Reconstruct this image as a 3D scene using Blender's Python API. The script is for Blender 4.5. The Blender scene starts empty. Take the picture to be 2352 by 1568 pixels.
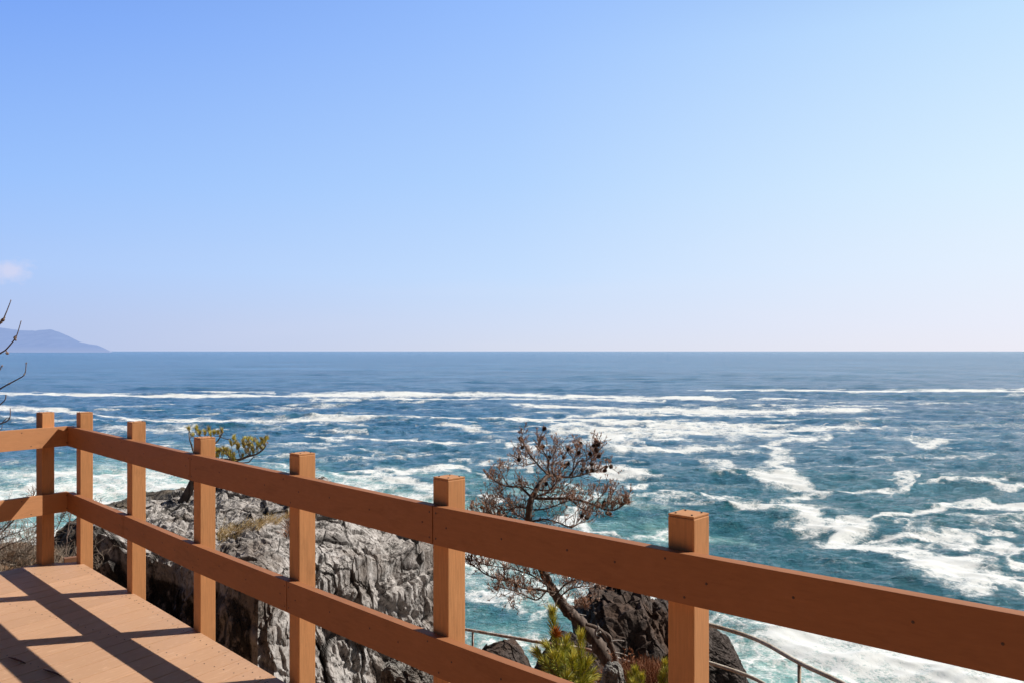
import bpy, math, random
import numpy as np
from mathutils import Vector

random.seed(7)
rng = np.random.default_rng(11)
scene = bpy.context.scene
COL = scene.collection
R = math.radians
F = 1900.0          # focal length in reference pixels (frame 2352 wide)
EYE = 1.59          # eye height above the deck
SEA = EYE - 12.0    # sea level
SUN_AZ = (0.970, 0.243)
SUN_EL = R(44.3)


def W(px, py, d):
    """photo pixel (2352 wide) at depth d -> world point"""
    return Vector(((px - 1176) / F * d, d, EYE - (py - 806) / F * d))


def WH(px, py, h):
    """photo pixel of a point that lies h below the eye -> world point"""
    return W(px, py, h * F / (py - 806))


# ------------------------------------------------------------------ numpy noise
def _h(ix, iy, iz, seed):
    n = (ix.astype(np.int64) * 374761393 + iy.astype(np.int64) * 668265263 + iz.astype(np.int64) * 2147483647 + seed * 1274126177) & 0xFFFFFFFF
    n = ((n ^ (n >> 13)) * 1274126177) & 0xFFFFFFFF
    n = ((n ^ (n >> 15)) * 2246822519) & 0xFFFFFFFF
    return ((n ^ (n >> 16)) & 0xFFFFFF) / float(0xFFFFFF)


def vnoise(x, y, z, seed=0):
    fx, fy, fz = np.floor(x), np.floor(y), np.floor(z)
    tx, ty, tz = x - fx, y - fy, z - fz
    tx = tx * tx * tx * (tx * (tx * 6 - 15) + 10)
    ty = ty * ty * ty * (ty * (ty * 6 - 15) + 10)
    tz = tz * tz * tz * (tz * (tz * 6 - 15) + 10)
    r = 0
    for a in (0, 1):
        wx = tx if a else 1 - tx
        for b in (0, 1):
            wy = ty if b else 1 - ty
            for c in (0, 1):
                wz = tz if c else 1 - tz
                r = r + wx * wy * wz * _h(fx + a, fy + b, fz + c, seed)
    return r * 2 - 1


def fbm(x, y, z, oct=4, seed=0, gain=0.5):
    r = 0; a = 1.0; t = 0
    for i in range(oct):
        r = r + a * vnoise(x, y, z, seed + i * 17)
        t += a; a *= gain
        x, y, z = x * 2.03 + 5.1, y * 2.03 + 3.7, z * 2.03 + 1.3
    return r / t


def cells(x, y, z, seed=0, tilt=1.0):
    """broken-block field: value per cell with its own tilt, and the distance to the cell border"""
    fx, fy, fz = np.floor(x), np.floor(y), np.floor(z)
    f1 = np.full(x.shape, 9e9); f2 = np.full(x.shape, 9e9); val = np.zeros(x.shape)
    for a in (-1, 0, 1):
        for b in (-1, 0, 1):
            for c in (-1, 0, 1):
                cx, cy, cz = fx + a, fy + b, fz + c
                qx = cx + _h(cx, cy, cz, seed) - x
                qy = cy + _h(cx, cy, cz, seed + 1) - y
                qz = cz + _h(cx, cy, cz, seed + 2) - z
                d = qx * qx + qy * qy + qz * qz
                v = (_h(cx, cy, cz, seed + 3) - .5) * 1.3 - tilt * (
                    qx * (_h(cx, cy, cz, seed + 4) - .5) + qy * (_h(cx, cy, cz, seed + 5) - .5) + qz * (_h(cx, cy, cz, seed + 6) - .5)) * 2
                m = d < f1
                f2 = np.where(m, f1, np.minimum(f2, d))
                val = np.where(m, v, val)
                f1 = np.where(m, d, f1)
    return val, np.sqrt(f2) - np.sqrt(f1)


def facets(x, y, z, seed=0, n=5, warp=.15):
    """piecewise planar, sharp-edged broken-rock field, about -1..1"""
    r = np.random.default_rng(seed + 500)
    wx = fbm(x * .55, y * .55, z * .55, 2, seed + 1) * warp; wy = fbm(x * .55 + 7, y * .55, z * .55, 2, seed + 2) * warp; wz = fbm(x * .55, y * .55 + 7, z * .55, 2, seed + 3) * warp
    out = None
    for i in range(n):
        d = r.normal(size=3); d /= np.linalg.norm(d)
        f = r.uniform(.45, 1.25); ph = r.uniform(0, 9)
        u = ((x + wx) * d[0] + (y + wy) * d[1] + (z + wz) * d[2]) * f + ph
        tri = np.abs((u % 1.0) * 2 - 1) * 2 - 1
        tri = tri * r.uniform(.7, 1.0) + .25 * vnoise(x * .7, y * .7, z * .7, seed + 9 + i)
        out = tri if out is None else (np.maximum(out, tri) if i % 2 else np.minimum(out, tri + .35))
    return out


def sstep(a, b, x):
    t = np.clip((x - a) / (b - a), 0, 1)
    return t * t * (3 - 2 * t)


# ------------------------------------------------------------------ mesh helpers
def tag(o, label=None, cat=None, group=None, kind=None):
    if label: o['label'] = label
    if cat: o['category'] = cat
    if group: o['group'] = group
    if kind: o['kind'] = kind
    return o


def empty(name, loc=(0, 0, 0)):
    o = bpy.data.objects.new(name, None); o.location = loc
    COL.objects.link(o); return o


class MB:
    def __init__(s):
        s.v = []; s.f = []; s.m = []

    def add(s, vs, fs, mi=0):
        n = len(s.v)
        s.v.extend([tuple(v) for v in vs])
        s.f.extend([tuple(n + i for i in f) for f in fs])
        s.m.extend([mi] * len(fs))

    def prism(s, poly, z0, z1, mi=0):
        """poly: list of (x,y); z0/z1 scalars"""
        n = len(poly)
        vs = [(p[0], p[1], z0) for p in poly] + [(p[0], p[1], z1) for p in poly]
        fs = [tuple(range(n - 1, -1, -1)), tuple(range(n, 2 * n))]
        fs += [(i, (i + 1) % n, n + (i + 1) % n, n + i) for i in range(n)]
        s.add(vs, fs, mi)

    def hexa(s, a, b, mi=0):
        """a, b: 4-corner loops"""
        s.add(list(a) + list(b), [(3, 2, 1, 0), (4, 5, 6, 7), (0, 1, 5, 4), (1, 2, 6, 5), (2, 3, 7, 6), (3, 0, 4, 7)], mi)

    def tube(s, pts, rad, n=6, mi=0, cap=True):
        pts = [Vector(p) for p in pts]
        if len(pts) < 2: return
        base = len(s.v)
        up = None
        for i, p in enumerate(pts):
            d = (pts[min(i + 1, len(pts) - 1)] - pts[max(i - 1, 0)])
            if d.length < 1e-9: d = Vector((0, 0, 1))
            d.normalize()
            if up is None:
                up = d.orthogonal().normalized()
            else:
                up = (up - d * up.dot(d))
                up = up.normalized() if up.length > 1e-6 else d.orthogonal().normalized()
            w = d.cross(up)
            r = rad[i] if hasattr(rad, '__len__') else rad
            for k in range(n):
                a = 2 * math.pi * k / n
                s.v.append(tuple(p + (up * math.cos(a) + w * math.sin(a)) * r))
        for i in range(len(pts) - 1):
            for k in range(n):
                a = base + i * n + k; b = base + i * n + (k + 1) % n
                s.f.append((a, b, b + n, a + n)); s.m.append(mi)
        if cap:
            s.f.append(tuple(base + k for k in range(n - 1, -1, -1))); s.m.append(mi)
            e = base + (len(pts) - 1) * n
            s.f.append(tuple(e + k for k in range(n))); s.m.append(mi)

    def blade(s, p, d, L, w, mi=0):
        p = Vector(p); d = Vector(d).normalized()
        o = d.cross(Vector((random.uniform(-1, 1), random.uniform(-1, 1), random.uniform(-1, 1))))
        if o.length < 1e-5: o = d.orthogonal()
        o = o.normalized() * w
        s.add([p - o, p + o, p + d * L * .6 + o * .8, p + d * L, p + d * L * .6 - o * .8], [(0, 1, 2, 3, 4)], mi)

    def disc(s, c, nrm, r, mi=0, n=7):
        nrm = Vector(nrm).normalized(); u = nrm.orthogonal().normalized(); w = nrm.cross(u)
        vs = [Vector(c) + (u * math.cos(2 * math.pi * k / n) + w * math.sin(2 * math.pi * k / n)) * r for k in range(n)]
        vs2 = [v + nrm * .0012 for v in vs]
        s.add(vs + vs2, [tuple(range(n, 2 * n))] + [(k, (k + 1) % n, n + (k + 1) % n, n + k) for k in range(n)], mi)

    def build(s, name, mats, parent=None, smooth=False, bevel=0):
        me = bpy.data.meshes.new(name)
        me.from_pydata(s.v, [], s.f)
        if not isinstance(mats, (list, tuple)): mats = [mats]
        for m in mats: me.materials.append(m)
        me.polygons.foreach_set('material_index', s.m)
        if smooth: me.polygons.foreach_set('use_smooth', [True] * len(s.f))
        me.update()
        o = bpy.data.objects.new(name, me); COL.objects.link(o)
        if parent: o.parent = parent
        if bevel:
            b = o.modifiers.new('bevel', 'BEVEL'); b.width = bevel; b.segments = 2; b.limit_method = 'ANGLE'; b.angle_limit = R(50)
        return o


def grid_mesh(name, P, mat, attrs=None, parent=None, closed_u=False, smooth=True, flip=False):
    """P: (nu, nv, 3) array"""
    nu, nv = P.shape[:2]
    me = bpy.data.meshes.new(name)
    idx = np.arange(nu * nv).reshape(nu, nv)
    if closed_u:
        idx = np.vstack([idx, idx[:1]])
    a = idx[:-1, :-1]; b = idx[1:, :-1]; c = idx[1:, 1:]; d = idx[:-1, 1:]
    q = np.stack([a, b, c, d] if not flip else [a, d, c, b], -1).reshape(-1, 4)
    nf = len(q)
    me.vertices.add(nu * nv); me.vertices.foreach_set('co', P.reshape(-1).astype(np.float32))
    me.loops.add(nf * 4); me.loops.foreach_set('vertex_index', q.reshape(-1).astype(np.int32))
    me.polygons.add(nf)
    me.polygons.foreach_set('loop_start', np.arange(0, nf * 4, 4, dtype=np.int32))
    me.polygons.foreach_set('use_smooth', np.full(nf, smooth))
    me.update(calc_edges=True)
    for k, v in (attrs or {}).items():
        at = me.attributes.new(k, 'FLOAT', 'POINT')
        at.data.foreach_set('value', v.reshape(-1).astype(np.float32))
    me.materials.append(mat)
    o = bpy.data.objects.new(name, me); COL.objects.link(o)
    if parent: o.parent = parent
    return o


# ------------------------------------------------------------------ material helpers
class NT:
    def __init__(s, name, world=False):
        if world:
            s.nt = world.node_tree
        else:
            s.mat = bpy.data.materials.new(name); s.mat.use_nodes = True; s.nt = s.mat.node_tree
        s.nt.nodes.clear()

    def n(s, t, **kw):
        o = s.nt.nodes.new(t)
        ins = kw.pop('ins', {})
        for k, v in kw.items(): setattr(o, k, v)
        for k, v in ins.items():
            if isinstance(v, bpy.types.NodeSocket): s.nt.links.new(v, o.inputs[k])
            else: o.inputs[k].default_value = v
        return o

    def math(s, op, a, b=0.0, c=None, clamp=False):
        o = s.n('ShaderNodeMath', operation=op); o.use_clamp = clamp
        for i, v in enumerate((a, b) if c is None else (a, b, c)):
            if isinstance(v, bpy.types.NodeSocket): s.nt.links.new(v, o.inputs[i])
            else: o.inputs[i].default_value = v
        return o.outputs[0]

    def ramp(s, fac, stops, interp='LINEAR'):
        o = s.n('ShaderNodeValToRGB'); s.nt.links.new(fac, o.inputs[0])
        cr = o.color_ramp; cr.interpolation = interp
        while len(cr.elements) < len(stops): cr.elements.new(0.5)
        for e, (p, c) in zip(cr.elements, stops):
            e.position = p
            e.color = (c, c, c, 1) if not hasattr(c, '__len__') else (*c, 1)
        return o.outputs[0]

    def mix(s, fac, a, b, mode='MIX'):
        o = s.n('ShaderNodeMix', data_type='RGBA', blend_type=mode)
        for sock, v in ((o.inputs['Factor'], fac), (o.inputs[6], a), (o.inputs[7], b)):
            if isinstance(v, bpy.types.NodeSocket): s.nt.links.new(v, sock)
            elif hasattr(v, '__len__'): sock.default_value = (*v, 1)
            else: sock.default_value = v
        return o.outputs[2]

    def noise(s, vec, scale, detail=4, rough=.55, dist=0):
        o = s.n('ShaderNodeTexNoise', ins={'Scale': scale, 'Detail': detail, 'Roughness': rough, 'Distortion': dist})
        if vec is not None: s.nt.links.new(vec, o.inputs['Vector'])
        return o.outputs['Fac']

    def scaled(s, vec, sc, rot=(0, 0, 0)):
        o = s.n('ShaderNodeMapping'); o.inputs['Scale'].default_value = sc; o.inputs['Rotation'].default_value = rot
        s.nt.links.new(vec, o.inputs['Vector']); return o.outputs[0]

    def bump(s, h, strength, dist, nrm=None):
        o = s.n('ShaderNodeBump', ins={'Strength': strength, 'Distance': dist, 'Height': h})
        if nrm is not None: s.nt.links.new(nrm, o.inputs['Normal'])
        return o.outputs[0]

    def out(s, base, rough=.6, normal=None, spec=.5, **kw):
        p = s.n('ShaderNodeBsdfPrincipled')
        for k, v in (('Base Color', base), ('Roughness', rough), ('Normal', normal), ('Specular IOR Level', spec), *kw.items()):
            if v is None: continue
            if isinstance(v, bpy.types.NodeSocket): s.nt.links.new(v, p.inputs[k])
            elif hasattr(v, '__len__') and len(v) == 3: p.inputs[k].default_value = (*v, 1)
            else: p.inputs[k].default_value = v
        o = s.n('ShaderNodeOutputMaterial'); s.nt.links.new(p.outputs[0], o.inputs[0])
        return s.mat


def srgb(r, g, b):
    f = lambda c: (c / 255 / 12.92) if c / 255 <= .04045 else ((c / 255 + .055) / 1.055) ** 2.4
    return (f(r), f(g), f(b))


# composite timber -----------------------------------------------------
def mat_composite(name, base, vertical, lo=.86, hi=1.10):
    t = NT(name); g = t.n('ShaderNodeNewGeometry').outputs['Position']
    sc = (38, 38, 2.2) if vertical else (5, 5, 30)
    v = t.scaled(g, sc)
    fine = t.noise(v, 4.0 if vertical else 3.0, 5, .6, .4)
    big = t.noise(g, 1.7, 4, .6)
    mid = t.noise(g, 9, 4, .6)
    c = t.mix(t.ramp(fine, [(.3, 0), (.7, 1)]), tuple(x * lo for x in base), tuple(min(1, x * hi) for x in base))
    c = t.mix(t.ramp(big, [(.35, 0), (.75, .45)]), c, tuple(x * y for x, y in zip(base, (.82, .80, .85))))
    c = t.mix(t.ramp(mid, [(.55, 0), (.8, .3)]), c, tuple(min(1, x * 1.2 + .02) for x in base))
    stain = t.noise(t.scaled(g, (9, 9, 2.5) if vertical else (2.2, 2.2, 7)), 1.6, 6, .7, .3)
    c = t.mix(t.ramp(stain, [(.54, 0), (.72, .5)]), c, tuple(x * .55 for x in base))
    n = t.bump(fine, .45, .0018)
    return t.out(c, .62, n, .3)


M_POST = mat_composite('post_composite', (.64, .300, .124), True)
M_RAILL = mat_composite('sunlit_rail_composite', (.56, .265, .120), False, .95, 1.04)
M_RAIL_SHADE = mat_composite('shaded_rail_composite', (.40, .160, .066), False, .92, 1.06)  # same timber as the sunlit rails, with shade put into a darker base colour


def mat_deck():
    t = NT('deck_board'); g = t.n('ShaderNodeNewGeometry').outputs['Position']
    # rotate so that x' runs across the boards
    ang = math.atan2(.53, -.848)
    sep = t.n('ShaderNodeSeparateXYZ'); t.nt.links.new(g, sep.inputs[0])
    x, y = sep.outputs[0], sep.outputs[1]
    across = t.math('ADD', t.math('MULTIPLY', x, -.848), t.math('MULTIPLY', y, .53))
    along = t.math('ADD', t.math('MULTIPLY', x, .53), t.math('MULTIPLY', y, .848))
    cmb = t.n('ShaderNodeCombineXYZ'); t.nt.links.new(across, cmb.inputs[0]); t.nt.links.new(along, cmb.inputs[1])
    v = cmb.outputs[0]
    groove = t.math('SINE', t.math('MULTIPLY', across, 2 * math.pi / .0075))
    groove = t.math('ADD', t.math('MULTIPLY', groove, .5), .5)
    bid = t.math('FLOOR', t.math('DIVIDE', across, .15))
    wn = t.n('ShaderNodeTexWhiteNoise', noise_dimensions='1D'); t.nt.links.new(bid, wn.inputs['W'])
    streak = t.noise(t.scaled(v, (60, 2.5, 1)), 1.0, 5, .65)
    scuff = t.noise(t.scaled(v, (22, 5, 1)), 2.0, 5, .7, .5)
    big = t.noise(g, 1.3, 5, .6)
    base = (.705, .415, .245)
    c = t.mix(wn.outputs[0], tuple(k * .84 for k in base), tuple(k * 1.08 for k in base))
    c = t.mix(t.ramp(streak, [(.3, .8), (.7, 0)]), c, (.58, .32, .18))
    c = t.mix(t.ramp(big, [(.45, 0), (.7, .5)]), c, (.60, .36, .22))
    c = t.mix(t.ramp(scuff, [(.56, 0), (.70, .6)]), c, (.84, .54, .34))
    # dirt along the outer edge of the boards
    ed = t.math('ADD', t.math('MULTIPLY', t.math('ADD', x, 1.736), .724), t.math('MULTIPLY', t.math('ADD', y, -4.66), .69))
    edn = t.math('ADD', ed, t.math('MULTIPLY', t.noise(g, 7, 4, .7), .42))
    c = t.mix(t.ramp(edn, [(.20, 0), (.34, .5)]), c, (.30, .19, .13))
    c = t.mix(t.math('MULTIPLY', groove, .20), c, (.42, .23, .13))
    h = t.math('SUBTRACT', t.math('MULTIPLY', streak, .3), groove)
    return t.out(c, .6, t.bump(h, .6, .002), .3)


M_DECK = mat_deck()
t = NT('screw_steel'); M_SCREW = t.out((.085, .045, .03), .5, None, .5)
t = NT('underframe_timber'); g = t.n('ShaderNodeNewGeometry').outputs['Position']
M_FRAME = t.out(t.mix(t.noise(g, 12, 4), (.20, .09, .045), (.30, .14, .07)), .7)


# ------------------------------------------------------------------ camera, sun, sky
cam = bpy.data.cameras.new('camera'); co = bpy.data.objects.new('camera', cam); COL.objects.link(co)
co.location = (0, 0, EYE); co.rotation_euler = (R(90), 0, 0)
cam.sensor_width = 36; cam.lens = F / 2352 * 36; cam.shift_y = 22 / 2352
cam.clip_start = .05; cam.clip_end = 200000
scene.camera = co

sun = bpy.data.lights.new('sun', 'SUN'); so = bpy.data.objects.new('sun', sun); COL.objects.link(so)
sun.energy = 5.0; sun.angle = R(.53); sun.color = (1.0, .955, .88)
sdir = Vector((SUN_AZ[0] * math.cos(SUN_EL), SUN_AZ[1] * math.cos(SUN_EL), math.sin(SUN_EL)))
so.rotation_euler = sdir.to_track_quat('Z', 'Y').to_euler()

world = bpy.data.worlds.new('World'); scene.world = world; world.use_nodes = True
t = NT('', world)
tc = t.n('ShaderNodeTexCoord').outputs['Generated']
sep = t.n('ShaderNodeSeparateXYZ'); t.nt.links.new(tc, sep.inputs[0])
dx, dy, dz = sep.outputs
sky = t.n('ShaderNodeTexSky', sky_type='NISHITA', sun_disc=False, sun_elevation=SUN_EL,
          sun_rotation=math.atan2(SUN_AZ[0], SUN_AZ[1]), altitude=10, air_density=1.0, dust_density=.8, ozone_density=1.0)
nish = t.mix(1.0, sky.outputs[0], (.0145, .0145, .015), 'MULTIPLY')
hyp = t.math('SQRT', t.math('ADD', t.math('MULTIPLY', dx, dx), t.math('MULTIPLY', dy, dy)))
az = t.math('DIVIDE', dx, t.math('MAXIMUM', hyp, .001))            # sine of the azimuth, right positive
zz = t.math('MAXIMUM', dz, 0)
rl = t.ramp(zz, [(0, srgb(182, 197, 232)), (.03, srgb(182, 199, 236)), (.09, srgb(173, 203, 250)), (.18, srgb(154, 194, 253)), (.34, srgb(124, 168, 246)), (.55, srgb(75, 120, 205)), (1, srgb(50, 90, 170))])
rc = t.ramp(zz, [(0, srgb(215, 221, 238)), (.03, srgb(210, 222, 245)), (.09, srgb(197, 222, 254)), (.20, srgb(178, 212, 255)), (.39, srgb(150, 190, 254)), (.6, srgb(85, 135, 215)), (1, srgb(50, 90, 170))])
rr = t.ramp(zz, [(0, srgb(238, 237, 246)), (.03, srgb(236, 239, 251)), (.09, srgb(231, 242, 255)), (.18, srgb(220, 241, 255)), (.34, srgb(195, 227, 255)), (.55, srgb(105, 155, 230)), (1, srgb(50, 90, 170))])
m1 = t.ramp(t.math('ADD', t.math('MULTIPLY', az, .5), .5), [(.23, 0), (.50, 1)])
m2 = t.ramp(t.math('ADD', t.math('MULTIPLY', az, .5), .5), [(.50, 0), (.78, 1)])
grad = t.mix(m2, t.mix(m1, rl, rc), rr)
# a small fair-weather cloud low on the left
cd = Vector(((22 - 1176) / F, 1, (806 - 622) / F)).normalized()
cxy = t.math('SUBTRACT', az, cd.x / math.hypot(cd.x, cd.y))
cz = t.math('SUBTRACT', dz, cd.z)
cr = t.math('SQRT', t.math('ADD', t.math('POWER', t.math('MULTIPLY', cxy, 46), 2), t.math('POWER', t.math('MULTIPLY', cz, 76), 2)))
cn = t.noise(t.scaled(tc, (1, 1, 1.6)), 70, 6, .6)
cl = t.ramp(t.math('SUBTRACT', t.math('ADD', t.math('MULTIPLY', cn, 1.5), .30), cr), [(0, 0), (.85, .55)])
fr = t.math('MULTIPLY', cl, t.ramp(dy, [(.0, 0), (.05, 1)]))
grad = t.mix(fr, grad, srgb(228, 222, 240))
hz = t.noise(t.scaled(tc, (1, 1, 9)), 2.5, 3, .5)
grad = t.mix(t.math('MULTIPLY', t.ramp(hz, [(.5, 0), (.8, .15)]), t.ramp(zz, [(0, 1), (.16, 0)])), grad, t.mix(m1, srgb(192, 200, 232), srgb(241, 238, 246)))
back = t.ramp(t.math('ADD', t.math('MULTIPLY', dy, .5), .5), [(.52, 1), (.68, 0)])      # behind the viewer, away from the sea
high = t.ramp(zz, [(.40, 0), (.58, 1)])
mk = t.math('MAXIMUM', back, high)
sk = t.mix(mk, grad, nish)
bg = t.n('ShaderNodeBackground', ins={'Color': sk, 'Strength': 1.0})
wo = t.n('ShaderNodeOutputWorld'); t.nt.links.new(bg.outputs[0], wo.inputs[0])

scene.view_settings.view_transform = 'Standard'; scene.view_settings.look = 'None'; scene.view_settings.exposure = 0
scene.render.engine = 'CYCLES'
scene.cycles.max_bounces = 6; scene.cycles.diffuse_bounces = 3; scene.cycles.glossy_bounces = 3
scene.cycles.transparent_max_bounces = 8
scene.cycles.sample_clamp_indirect = 4; scene.cycles.sample_clamp_direct = 0
scene.cycles.caustics_reflective = False; scene.cycles.caustics_refractive = False
try:
    scene.cycles.use_denoising = True
except Exception:
    pass


# ------------------------------------------------------------------ sea
# foam streaks: polylines (photo pixels on the water plane), half width, strength
FOAM = [
    ([(-500, 900), (0, 901), (160, 902), (390, 908), (620, 907), (900, 904), (1200, 907), (1360, 910), (1520, 914), (1700, 916)], 4.2, 1.1),
    ([(440, 897), (520, 899), (610, 902)], 3.0, .9),
    ([(690, 917), (900, 915), (1150, 915), (1520, 919)], 4.0, .95),
    ([(500, 940), (620, 938), (720, 934), (820, 930)], 6, .6),
    ([(1560, 899), (1900, 897), (2352, 893), (2800, 890)], 3.4, 1.1),
    ([(1720, 916), (1840, 918)], 3, .85),
    ([(2230, 912), (2352, 910), (2600, 909)], 3, .6),
    ([(1190, 928), (1330, 936), (1500, 943), (1700, 947), (1920, 943), (2040, 940)], 7, 1.0),
    ([(350, 968), (520, 963), (850, 958), (1000, 955), (1200, 960), (1400, 966), (1550, 972), (1720, 975)], 5.5, 1.0),
    ([(750, 964), (860, 976)], 5, .85),
    ([(-300, 935), (0, 939), (120, 941), (230, 951), (290, 959), (340, 969), (450, 972)], 6.5, 1.0),
    ([(200, 986), (300, 984), (480, 986)], 6, .7),
    ([(-200, 962), (90, 962)], 4, .8),
    ([(950, 975), (1060, 985), (1180, 991)], 5, .85),
    ([(1250, 986), (1400, 984), (1650, 987), (1850, 986), (2050, 981)], 6.5, .95),
    ([(1290, 975), (1350, 988), (1400, 1000), (1320, 1008)], 12, 1.05),
    ([(1430, 1004), (1620, 1000)], 9, 1.0),
    ([(700, 1007), (850, 1008), (980, 1009), (1080, 1011), (1130, 1018), (1200, 1027), (1290, 1030)], 4.5, .9),
    ([(720, 990), (840, 996)], 6, .7),
    ([(1300, 1018), (1380, 1025), (1540, 1031), (1700, 1021)], 8, .9),
    ([(1870, 1000), (1800, 1018), (1745, 1045), (1790, 1070), (1755, 1095), (1850, 1112), (1900, 1130), (1850, 1150), (1780, 1160)], 23, 1.0),
    ([(1900, 1130), (1990, 1120), (2120, 1098)], 8, .9),
    ([(1730, 1095), (1800, 1100), (1880, 1120)], 16, 1.0),
    ([(1640, 1140), (1720, 1166), (1850, 1187), (1930, 1206), (1960, 1238), (2060, 1272), (2200, 1305), (2280, 1330), (2420, 1372), (2600, 1400)], 22, 1.08),
    ([(1930, 1206), (2030, 1182), (2130, 1163), (2352, 1150), (2600, 1140)], 12, .95),
    ([(1990, 1245), (2090, 1232), (2190, 1228), (2270, 1262), (2352, 1305), (2500, 1340)], 17, 1.0),
    ([(2060, 1205), (2120, 1235), (2090, 1270)], 26, .72),
    ([(2220, 1215), (2310, 1222)], 9, .9),
    ([(2080, 1148), (2200, 1146), (2352, 1146), (2600, 1150)], 7, .9),
    ([(2130, 1104), (2352, 1111), (2600, 1111)], 5, .85),
    ([(2040, 1100), (2120, 1090)], 9, .8),
    ([(2050, 1010), (2150, 1021), (2270, 1018)], 7, .9),
    ([(2050, 975), (2080, 1008)], 8, .6),
    ([(1340, 1062), (1450, 1082), (1540, 1084)], 15, 1.05),
    ([(1420, 1108), (1520, 1117), (1600, 1128), (1650, 1133)], 5, .95),
    ([(1300, 1100), (1380, 1150), (1330, 1185), (1430, 1225), (1560, 1212)], 15, 1.0),
    ([(1430, 1130), (1540, 1145), (1640, 1150)], 12, .6),
    ([(1370, 1230), (1480, 1225), (1570, 1235)], 12, .8),
    ([(1600, 1060), (1660, 1075), (1700, 1095)], 7, .75),
    ([(1600, 1015), (1660, 1040), (1760, 1040)], 8, .7),
    ([(780, 1068), (900, 1078), (1040, 1078), (1120, 1090)], 7, .95),
    ([(640, 1060), (700, 1066), (800, 1075)], 8, .9),
    ([(-300, 1135), (0, 1130), (60, 1105), (180, 1092), (300, 1085), (430, 1090)], 10, 1.0),
    ([(760, 1085), (900, 1100), (1050, 1130), (1170, 1150)], 18, 1.0),
    ([(-300, 1290), (0, 1270), (90, 1255), (200, 1240)], 42, 1.1),
    ([(230, 1050), (330, 1055), (420, 1062)], 6, .7),
    ([(600, 1045), (690, 1060)], 6, .8),
    ([(820, 1040), (960, 1043), (1080, 1040)], 4, .6),
    ([(1100, 1050), (1240, 1055), (1350, 1060)], 5, .6),
    ([(1640, 1490), (1900, 1510), (2352, 1570), (2600, 1600)], 75, .93),
    ([(1500, 1420), (1640, 1420), (1900, 1430), (2150, 1480), (2500, 1540)], 32, .60),
    ([(1080, 1560), (1250, 1560), (1350, 1530)], 50, .95),
    ([(1200, 1420), (1330, 1400), (1550, 1380), (1640, 1400)], 24, .80),
    ([(1250, 955), (1400, 952), (1600, 956), (1800, 958)], 4, .9),
    ([(1120, 958), (1300, 974), (1500, 980), (1700, 978), (1900, 972)], 5, .9),
    ([(1350, 995), (1500, 993), (1700, 1000), (1850, 1000)], 7, .8),
    ([(1230, 1008), (1350, 1012), (1480, 1018)], 6, .9),
    ([(1700, 930), (1900, 932), (2050, 930)], 3.5, .7),
    ([(1900, 960), (2100, 962)], 3.5, .6),
    ([(1000, 1060), (1100, 1062), (1250, 1070)], 5, .8),
    ([(560, 1020), (700, 1024), (830, 1026)], 5, .7),
    ([(2100, 1045), (2352, 1050)], 4, .5), ([(1820, 1070), (1960, 1060), (2100, 1050)], 4, .6),
    ([(2150, 1190), (2352, 1200), (2500, 1200)], 8, .6),
    ([(1180, 1330), (1300, 1360), (1450, 1370)], 26, .8), ([(1080, 1380), (1200, 1400)], 24, .75),
    ([(1640, 1450), (1800, 1470), (2000, 1500)], 40, .95),
    ([(60, 1160), (250, 1140), (430, 1150)], 26, .8), ([(330, 1110), (440, 1120)], 18, .9),
    ([(740, 1120), (900, 1140), (1000, 1150)], 26, .85),
    ([(1080, 1480), (1180, 1490), (1300, 1500)], 45, .8), ([(1620, 1450), (1700, 1500), (1760, 1568)], 45, .9),
    ([(1690, 1350), (1850, 1385)], 7, .5),
]
AER = [  # aerated, paler turquoise water
    ([(-400, 1150), (0, 1140), (250, 1120), (500, 1120), (800, 1130), (1150, 1190)], 75, 1.1),
    ([(-300, 1230), (200, 1220), (600, 1230), (1000, 1260), (1200, 1330), (1300, 1400)], 130, 1.1),
    ([(900, 1075), (1150, 1110), (1400, 1160), (1600, 1180)], 45, .5),
    ([(1350, 1200), (1500, 1230), (1660, 1235), (1720, 1250)], 40, .8),
    ([(1050, 1450), (1300, 1520), (1700, 1520), (2100, 1560), (2500, 1640)], 130, 1.0),
    ([(-200, 1080), (60, 1090)], 18, .6),
]


def seg_field(px, py, lines, sx=1.0):
    out = np.zeros(px.shape)
    for pts, hw, I in lines:
        if hw < 14 and pts[0][1] < 960: hw = hw * .78
        xs = [p[0] for p in pts]; ys = [p[1] for p in pts]
        m = (px > min(xs) - 4 * hw - 60) & (px < max(xs) + 4 * hw + 60) & (py > min(ys) - 3 * hw) & (py < max(ys) + 3 * hw)
        if not m.any(): continue
        x = px[m]; y = py[m]; best = np.full(x.shape, 9e9); along = np.zeros(x.shape)
        tot = sum(math.hypot(b[0] - a[0], b[1] - a[1]) for a, b in zip(pts[:-1], pts[1:])); acc = 0.0
        for (x0, y0), (x1, y1) in zip(pts[:-1], pts[1:]):
            ax, ay = (x1 - x0) * sx, (y1 - y0); L = ax * ax + ay * ay + 1e-9; sl = math.hypot(x1 - x0, y1 - y0)
            u = np.clip(((x - x0) * sx * ax + (y - y0) * ay) / L, 0, 1)
            d = np.hypot((x - x0) * sx - u * ax, (y - y0) - u * ay)
            along = np.where(d < best, acc + u * sl, along); best = np.minimum(best, d); acc += sl
        tp = np.clip(np.minimum(along, tot - along) / min(.45 * tot, 9 * hw + 40), 0, 1)
        v = I * np.clip(1.0 - best / (hw * (.35 + .65 * tp)) * .60, 0, 1) * (.72 + .28 * tp)
        out[m] = np.maximum(out[m], v)
    return out


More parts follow.
